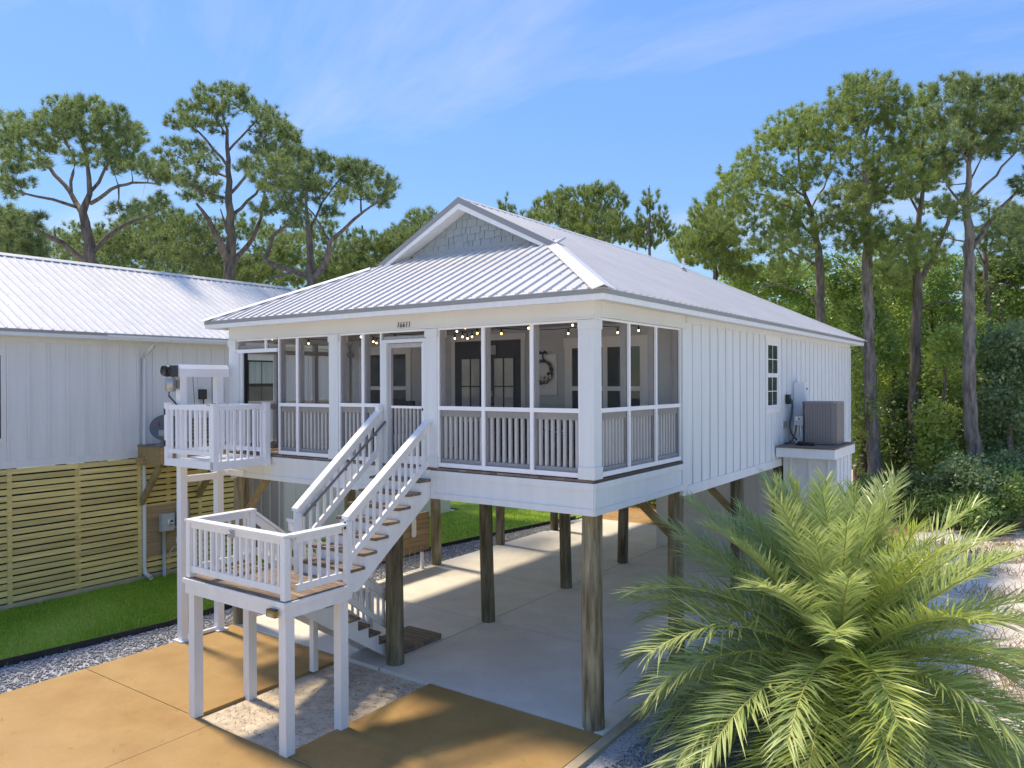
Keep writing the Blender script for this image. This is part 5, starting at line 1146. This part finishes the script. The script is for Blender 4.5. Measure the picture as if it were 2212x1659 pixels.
pine('small pine tip showing above the gable ridge', 34, ZQ([(270, 700, .08), (270, 350, .05), (270, 180, .012)]), [ZQ([(270, 330, .02), (225, 290, .015), (222, 220, .008)]), ZQ([(270, 340, .02), (330, 320, .015), (338, 280, .008)])], ZM([(268, 290, 45, 40), (272, 200, 10, 40), (222, 240, 10, 35), (335, 290, 12, 30), (390, 335, 16, 22), (270, 380, 80, 60), (450, 350, 22, 18), (400, 400, 90, 50)]), tufts=34, spread=.8, up=1.4, layers=1)
# --- tall pines on the right
ZRt = lambda L_: [(x * .56 + 1460, y * .56 + 132.7, a * .56, b * .56) for x, y, a, b in L_]
ZT = lambda L_: [(p[0] * .56 + 1460, p[1] * .56 + 132.7, *p[2:]) for p in L_]
pine('leaning pine nearest the rear roof corner', 31, ZT([(565, 1250, .30), (558, 990, .27), (555, 800, .23), (540, 650, .16), (498, 510, .11), (470, 380, .06), (480, 260, .03)]),
     [ZT(l) for l in ([(550, 790, .08), (450, 740, .06, -.5), (330, 640, .03, -.8)], [(540, 700, .08), (440, 560, .06, .5), (300, 500, .04, .8), (220, 470, .02, 1)], [(500, 520, .07), (380, 420, .05, -.5), (300, 380, .02, -.6)], [(520, 570, .06), (600, 430, .04, .4), (590, 330, .02, .5)], [(556, 960, .09), (500, 890, .07, -.8), (380, 860, .05, -1.2), (300, 880, .02, -1.4)])],
     ZRt([(250, 440, 75, 42), (220, 490, 55, 42), (300, 380, 65, 45), (380, 300, 65, 45), (450, 230, 75, 42), (520, 230, 65, 45), (470, 310, 85, 50), (560, 320, 75, 50), (350, 440, 85, 42), (450, 450, 80, 42), (300, 540, 75, 35), (430, 560, 85, 42), (480, 640, 95, 52), (400, 630, 75, 42), (545, 420, 55, 45), (200, 560, 60, 40), (470, 720, 80, 40), (350, 700, 70, 40), (260, 620, 60, 40), (400, 800, 80, 35)]), mat='pine_needles_bright', bark='bark_grey', tufts=15)
pine('tall straight pine rising behind the rear roof tip', 29, ZT([(768, 1640, .36), (752, 1300, .33), (738, 1050, .30), (740, 760, .26), (736, 560, .18), (736, 360, .10), (740, 180, .05), (745, 90, .03)]),
     [ZT(l) for l in ([(738, 640, .07), (640, 590, .05, -.6), (580, 600, .02, -.9)], [(736, 520, .07), (830, 470, .05, .5), (870, 340, .03, .8)], [(736, 450, .06), (660, 380, .04, .6), (620, 260, .02, .8)], [(736, 360, .05), (820, 250, .03, -.5)], [(738, 280, .04), (670, 180, .02, -.4)], [(740, 840, .05), (660, 780, .03, .9), (590, 745, .02, 1.2)])],
     ZRt([(720, 95, 65, 42), (790, 95, 55, 36), (840, 150, 55, 42), (660, 140, 65, 52), (620, 205, 55, 45), (750, 200, 85, 50), (830, 250, 65, 50), (640, 290, 65, 42), (700, 350, 75, 42), (720, 450, 85, 42), (665, 530, 85, 50), (760, 520, 75, 50), (640, 610, 75, 42), (740, 640, 85, 52), (700, 700, 75, 42), (800, 400, 60, 40), (850, 330, 50, 40)]), mat='pine_needles_bright', bark='bark_grey', tufts=15)
pine('forked pine with bare trunk in the middle of the right wood', 30, ZT([(912, 1640, .33), (915, 1500, .32), (922, 1150, .28), (930, 850, .25), (918, 740, .18), (945, 570, .13), (950, 420, .08), (955, 250, .05), (960, 140, .03)]),
     [ZT(l) for l in ([(935, 850, .17), (985, 770, .14, .4), (1060, 600, .10, .8), (1130, 470, .06, 1.1), (1200, 330, .03, 1.2)], [(930, 700, .07), (860, 690, .05, -.5), (800, 780, .03, -.8)], [(940, 600, .07), (880, 480, .05, .4), (860, 380, .03, .5)], [(948, 480, .05), (1010, 420, .03, -.4)], [(950, 360, .05), (910, 260, .03, .5)], [(935, 960, .06), (1010, 930, .05, -.5), (1100, 915, .03, -.9)])],
     ZRt([(960, 135, 55, 42), (940, 220, 65, 50), (900, 320, 65, 50), (950, 370, 85, 50), (920, 430, 85, 50), (1000, 450, 75, 42), (880, 490, 75, 50), (880, 680, 105, 50), (960, 700, 85, 50), (860, 780, 75, 50), (830, 840, 55, 42), (1010, 560, 55, 42), (1000, 260, 50, 45), (980, 760, 60, 35)]), mat='pine_needles_bright', bark='bark', tufts=15)
pine('big grey pine with vine wrapped trunk at the right', 27, ZT([(1160, 1640, .36), (1140, 1400, .33), (1130, 1250, .30), (1132, 950, .27), (1130, 720, .24), (1122, 560, .17), (1130, 400, .11), (1150, 250, .06), (1170, 120, .03)]),
     [ZT(l) for l in ([(1132, 740, .13), (1190, 640, .11, .5), (1260, 560, .09, .9), (1350, 470, .06, 1.2), (1450, 400, .03, 1.4)], [(1124, 560, .08), (1230, 440, .06, -.5), (1330, 330, .04, -.9)], [(1122, 580, .07), (1050, 480, .05, .4), (1040, 380, .03, .5)], [(1130, 400, .06), (1080, 290, .04, -.5), (1070, 180, .02, -.5)], [(1140, 320, .05), (1240, 220, .03, .5), (1290, 120, .02, .6)], [(1126, 700, .05), (1050, 680, .03, -.6), (1000, 690, .02, -.9)])],
     ZRt([(1060, 95, 55, 36), (1110, 85, 45, 34), (1180, 115, 75, 50), (1280, 115, 65, 50), (1340, 95, 45, 45), (1080, 200, 85, 50), (1180, 220, 95, 50), (1270, 230, 75, 50), (1060, 300, 75, 42), (1160, 320, 85, 42), (1050, 380, 55, 42), (1340, 190, 55, 75), (1100, 560, 70, 40), (1250, 330, 65, 34), (1300, 620, 65, 50), (1400, 300, 70, 60), (1420, 180, 60, 60), (1380, 460, 70, 50)]), mat='pine_needles', bark='bark_grey', tufts=15)
pine('slim pine at the right picture edge', 33, ZT([(1215, 1300, .20), (1202, 930, .17), (1192, 700, .12), (1210, 560, .06)]), [ZT([(1200, 880, .06), (1290, 860, .04), (1380, 820, .02)]), ZT([(1196, 800, .06), (1160, 720, .03)])], ZRt([(1220, 800, 75, 50), (1300, 720, 65, 50), (1380, 780, 60, 50), (1180, 690, 60, 45), (1260, 600, 60, 45), (1340, 660, 50, 40), (1160, 860, 60, 40)]), tufts=17)

# --- broadleaf wood on the right: every tree with trunk, limbs and leaf clusters
def leaves(Cc, n, r, l0, l1, up=.35):
    """n diamond leaves scattered round each cluster centre"""
    m = len(Cc); P = (Cc[:, None] + TR.randn(m, n, 3) * r * np.array([1, 1, .75])).reshape(-1, 3); k = len(P)
    N_ = unit(TR.randn(k, 3) + np.array((0, -.25, up * 2))); D = unit(np.cross(N_, TR.randn(k, 3))); S = np.cross(N_, D); l = TR.uniform(l0, l1, (k, 1))
    V = np.stack([P - D * l * .5, P + S * l * .30 - D * l * .05, P + D * l * .5 - N_ * l * .08, P - S * l * .30 - D * l * .05], 1).reshape(-1, 3)
    rv = np.clip(np.repeat(TR.beta(2.2, 2.2, m), n) * .65 + TR.uniform(0, .35, k), 0, 1)
    return V, np.arange(4 * k).reshape(-1, 4), rv
def broadleaf(label, px, depth, lobes, mat, bark='bark', dens=1.0, leaf=(.11, .22), name='broadleaf_tree', cat='tree', group='broadleaf trees of the wood', tr=.14, part='crown'):
    b = at(px, 900, depth); root = thing(name, label, cat, (b[0], b[1], -.1), group); s = depth / F
    top = at(px, min(l[1] for l in lobes) + 10, depth)[2]; tk = [(b[0], b[1], -.25, tr * 1.2), (b[0] + TR.uniform(-.2, .2), b[1], top * .35, tr), (b[0] + TR.uniform(-.3, .3), b[1], top * .9, tr * .3)]
    segs, nodes = skeleton(tk, []); Cs = []
    for cx, cy, rx, ry in lobes:
        c = at(cx, cy, depth + TR.uniform(-.8, .8)); k = max(5, int(dens * 62 * (rx * s) * (ry * s) * 1.6)); d = unit(TR.randn(k, 3)) * TR.uniform(.45, 1.0, (k, 1)) ** .6
        Cs.append(c + d[:, :1] * CM[0] * rx * s + d[:, 1:2] * -CM[1] * ry * s + d[:, 2:3] * CM[2] * rx * s * .9)
    Cs = np.concatenate(Cs); Cs[:, 2] = np.maximum(Cs[:, 2], .05); sel = TR.permutation(len(Cs))[:max(12, len(Cs) // 5)]
    tw, _ = twigs(nodes, Cs[sel]); woodmesh(root, 'trunk', bark, segs, tw, 7)
    V, Q, rv = leaves(Cs, 17, .17, leaf[0], leaf[1]); npmesh(part, root, mat, V, Q, rv)
    return root
WOOD = [
 ('pale leafed tree filling the gap beside the rear house corner', 1850, 33, 'leaf_mid', [(1850, 640, 60, 60), (1880, 740, 60, 70), (1840, 850, 55, 80), (1880, 950, 55, 60), (1800, 600, 60, 50)]),
 ('yellowish tree between the rear corner pine and the forked pine', 1925, 35, 'leaf_yellow', [(1925, 620, 60, 60), (1930, 720, 60, 70), (1940, 820, 60, 60), (1900, 560, 55, 40)]),
 ('dark shrubby tree behind the forked pine', 1960, 31, 'leaf_dark', [(1950, 930, 60, 80), (1990, 1000, 60, 70), (1920, 1010, 50, 60), (1985, 860, 45, 60)]),
 ('bright green tree between the forked pine and the big grey pine', 2035, 29, 'leaf_yellow', [(2035, 820, 48, 55), (2025, 910, 45, 50), (2050, 750, 42, 45), (2020, 980, 45, 45)]),
 ('high green tree behind the forked pine top of the wood', 2010, 37, 'leaf_mid', [(2000, 620, 70, 60), (2040, 700, 60, 60), (1980, 760, 60, 60), (2060, 590, 60, 40)]),
 ('blue green tree at the right picture edge', 2170, 28, 'leaf_blue', [(2170, 760, 60, 60), (2200, 850, 60, 70), (2150, 900, 55, 60), (2230, 740, 60, 60), (2190, 960, 60, 55)]),
 ('fresh green tree above the blue green tree at the right', 2160, 33, 'leaf_mid', [(2150, 660, 60, 55), (2210, 640, 60, 60), (2130, 740, 50, 60), (2250, 560, 60, 60), (2190, 580, 50, 40)]),
 ('dark tree low between the big grey pine and the right edge', 2110, 31, 'leaf_dark', [(2110, 850, 55, 60), (2090, 940, 50, 60), (2130, 1000, 55, 50)]),
 ('green tree over the rear roof slope right of the layered pine', 1740, 38, 'leaf_mid', [(1740, 610, 60, 50), (1690, 600, 60, 40), (1790, 660, 60, 50), (1720, 680, 60, 50), (1640, 610, 60, 40), (1600, 590, 50, 36)]),
 ('distant tree behind the left part of the wood', 1880, 43, 'leaf_mid', [(1860, 700, 90, 80), (1930, 880, 90, 90), (1860, 980, 80, 70), (1960, 640, 80, 60)]),
 ('distant tree behind the right part of the wood', 2120, 43, 'leaf_dark', [(2090, 720, 90, 80), (2150, 860, 90, 90), (2220, 960, 80, 70), (2240, 700, 90, 90), (2080, 1000, 90, 70)]),
 ('yellow green vine covered tree hugging the rear house corner', 1868, 30, 'leaf_yellow', [(1868, 880, 26, 60), (1880, 960, 24, 50), (1862, 800, 22, 40), (1890, 1020, 30, 30)]),
]
for lb, px, dp, mt, lo in WOOD: broadleaf(lb, px, dp, lo, mt)
BUSH = [
 ('low bright bush at the wood edge left of the sand', 2010, 25.5, 'leaf_mid', [(2010, 1080, 40, 28), (1985, 1100, 35, 24), (2040, 1095, 35, 25)]),
 ('fern leafed shrub in front of the big grey pine', 2080, 25, 'leaf_blue', [(2080, 1010, 40, 26), (2050, 1030, 34, 24), (2110, 1030, 36, 24), (2085, 1060, 45, 28)]),
 ('wide light green bush at the sand edge below the big grey pine', 2100, 24.5, 'leaf_mid', [(2075, 1095, 36, 24), (2110, 1090, 38, 26), (2140, 1105, 35, 22), (2090, 1115, 34, 20)]),
 ('green shrub at the right picture edge above the sand', 2185, 25, 'leaf_mid', [(2170, 1040, 36, 28), (2200, 1060, 40, 30), (2180, 1095, 40, 26), (2230, 1090, 40, 30)]),
 ('fern leafed shrub at the right picture edge', 2190, 26, 'leaf_blue', [(2180, 1000, 38, 24), (2210, 1015, 36, 26), (2150, 1015, 30, 20)]),
 ('dark leafed bush behind the palm tips at the wood edge', 1950, 26.5, 'leaf_dark', [(1950, 1060, 45, 35), (1915, 1070, 40, 30), (1980, 1050, 35, 30)]),
 ('low green bush behind the rear house corner', 1880, 27, 'leaf_mid', [(1880, 1060, 40, 30), (1850, 1080, 40, 26), (1905, 1085, 35, 22)]),
 ('low bush seen under the house beyond the storage room', 1400, 30, 'leaf_mid', [(1400, 1065, 40, 25), (1440, 1060, 40, 30), (1360, 1070, 30, 22), (1330, 1075, 30, 18)]),
]
for lb, px, dp, mt, lo in BUSH: broadleaf(lb, px, dp, lo, mt, dens=2.2, leaf=(.08, .17), name='bush', cat='bush', group='bushes at the wood edge', tr=.04, part='foliage')

# --- palm
PC = np.array((2.80, 1.35, 1.12))
PT = thing('palm_tree', 'large feathery date palm growing beside the right edge of the slab', 'palm tree', (PC[0], PC[1], -.1))
P = [(PC[0], PC[1], -.2 + 1.3 * k / 7) for k in range(8)]; tube('trunk', PT, 'palm_bark', P, [.26, .25, .27, .25, .27, .25, .24, .16], 14)
for k in range(40):
    a = k * 2.39996; z = .05 + .024 * k; d = np.array((math.cos(a), math.sin(a), 0)); b = np.array((PC[0], PC[1], z)) + d * .22; beam('leaf_stub', PT, 'palm_bark', b, b + d * .09 + np.array((0, 0, .13)), .07, .035)
def frond(az, el, ln, droop, mat, roll=0.0, nl=86, stem='rachis'):
    d = np.array((math.cos(az) * math.cos(el), math.sin(az) * math.cos(el), math.sin(el))); p = PC + np.array((math.cos(az), math.sin(az), 0)) * .08; P = [p]; n = 22; T = []
    for k in range(n):
        d = unit(d + np.array((0, 0, -droop * (.35 + 1.3 * k / n) / n)) + TR.randn(3) * .006); p = p + d * ln / n; P.append(p); T.append(d)
    P = np.array(P); T.append(T[-1]); T = np.array(T)
    fr_ = tube('frond', PT, stem, P[::2], [.020 * (1 - .85 * i / 11) + .002 for i in range(12)], 5)
    side0 = unit(np.cross(T, np.array((0, 0, 1.)) + TR.randn(3) * .05)); upv = np.cross(side0, T)
    V = []
    rv = []
    for s in (-1, 1):
        t = np.linspace(.13, .995, nl) + TR.uniform(-.003, .003, nl); i = np.clip(t * n, 0, n - .001); i0 = i.astype(int); f = (i - i0)[:, None]
        B = P[i0] * (1 - f) + P[i0 + 1] * f; Tt = T[i0]; Sd = side0[i0] * s; Up = upv[i0]
        sd = Sd * math.cos(roll) + Up * math.sin(roll) * s
        L_ = ln * .205 * (np.sin(np.pi * np.clip((t - .06) / 1.06, 0, 1)) ** .55) * TR.uniform(.9, 1.1, nl)
        ang = np.radians(66 - 34 * t); ve = np.radians(28 + 8 * np.sin(np.arange(nl) * 2.1)) * (1 - .3 * t)
        D = unit(Tt * np.cos(ang)[:, None] + (sd * np.cos(ve)[:, None] + Up * np.sin(ve)[:, None]) * np.sin(ang)[:, None] + TR.randn(nl, 3) * .12)
        Wd = unit(np.cross(D, Up + TR.randn(nl, 3) * .35)) * .0122 * (L_ / L_.max() * .5 + .5)[:, None]
        M_ = B + D * L_[:, None] * .45; tip = B + D * L_[:, None] + np.array((0, 0, -.10)) * L_[:, None]
        V.append(np.stack([B - Wd * .5, M_ - Wd, tip, M_ + Wd, B + Wd * .5], 1)); rv.append(TR.beta(2, 2, nl))
    V = np.concatenate(V).reshape(-1, 3); rv = np.concatenate(rv)
    npmesh('leaflets', fr_, mat, V, np.arange(len(V)).reshape(-1, 5), rv)
for k in range(116):
    az = k * 2.39996 + .35 + TR.uniform(-.15, .15); t = k / 115
    el = R(86 - 104 * t ** .95); ln = 2.28 + .58 * min(1, t * 2.2) + TR.uniform(-.3, .15)
    frond(az, el, ln, (.45 + .85 * t) + TR.uniform(-.25, .35), 'palm_young' if k in (1, 4) or k % 13 == 5 else 'palm_leaf', TR.uniform(-.25, .25))
for k in range(9): frond(k * .7 + .2, R(-22 - 4 * (k % 3)), 1.5 + .1 * (k % 4), 1.5, 'palm_dead', TR.uniform(-.3, .3), 44, 'palm_bark')
# --- the wood goes on behind: a mass of far foliage nobody could count
def far_wood(name, label, spans, mat, n, leaf):
    C = []
    for px0, px1, py0, py1, d0, d1 in spans:
        k = int(n * (px1 - px0) * (py1 - py0) / 1e5); px = TR.uniform(px0, px1, k); py = TR.uniform(py0, py1, k) + 28 * np.sin(px * .05) + 14 * np.sin(px * .13); dd = TR.uniform(d0, d1, k)
        C.append(np.array([at(a, b, c) for a, b, c in zip(px, py, dd)]))
    C = np.concatenate(C); C = C[C[:, 2] > 0]; V, Q, rv = leaves(C, 15, .42, leaf[0], leaf[1]); o = npmesh(name, None, mat, V, Q, rv, kind='stuff'); o['label'] = label; o['category'] = 'woodland'
far_wood('far_woodland', 'distant mixed woodland closing the view behind the right trees', [(2270, 3100, 660, 1050, 31, 44), (1560, 3400, 640, 1030, 46, 58), (900, 1560, 640, 1010, 50, 60), (-150, 900, 640, 1000, 46, 58)], 'leaf_mid', 520, (.30, .55))
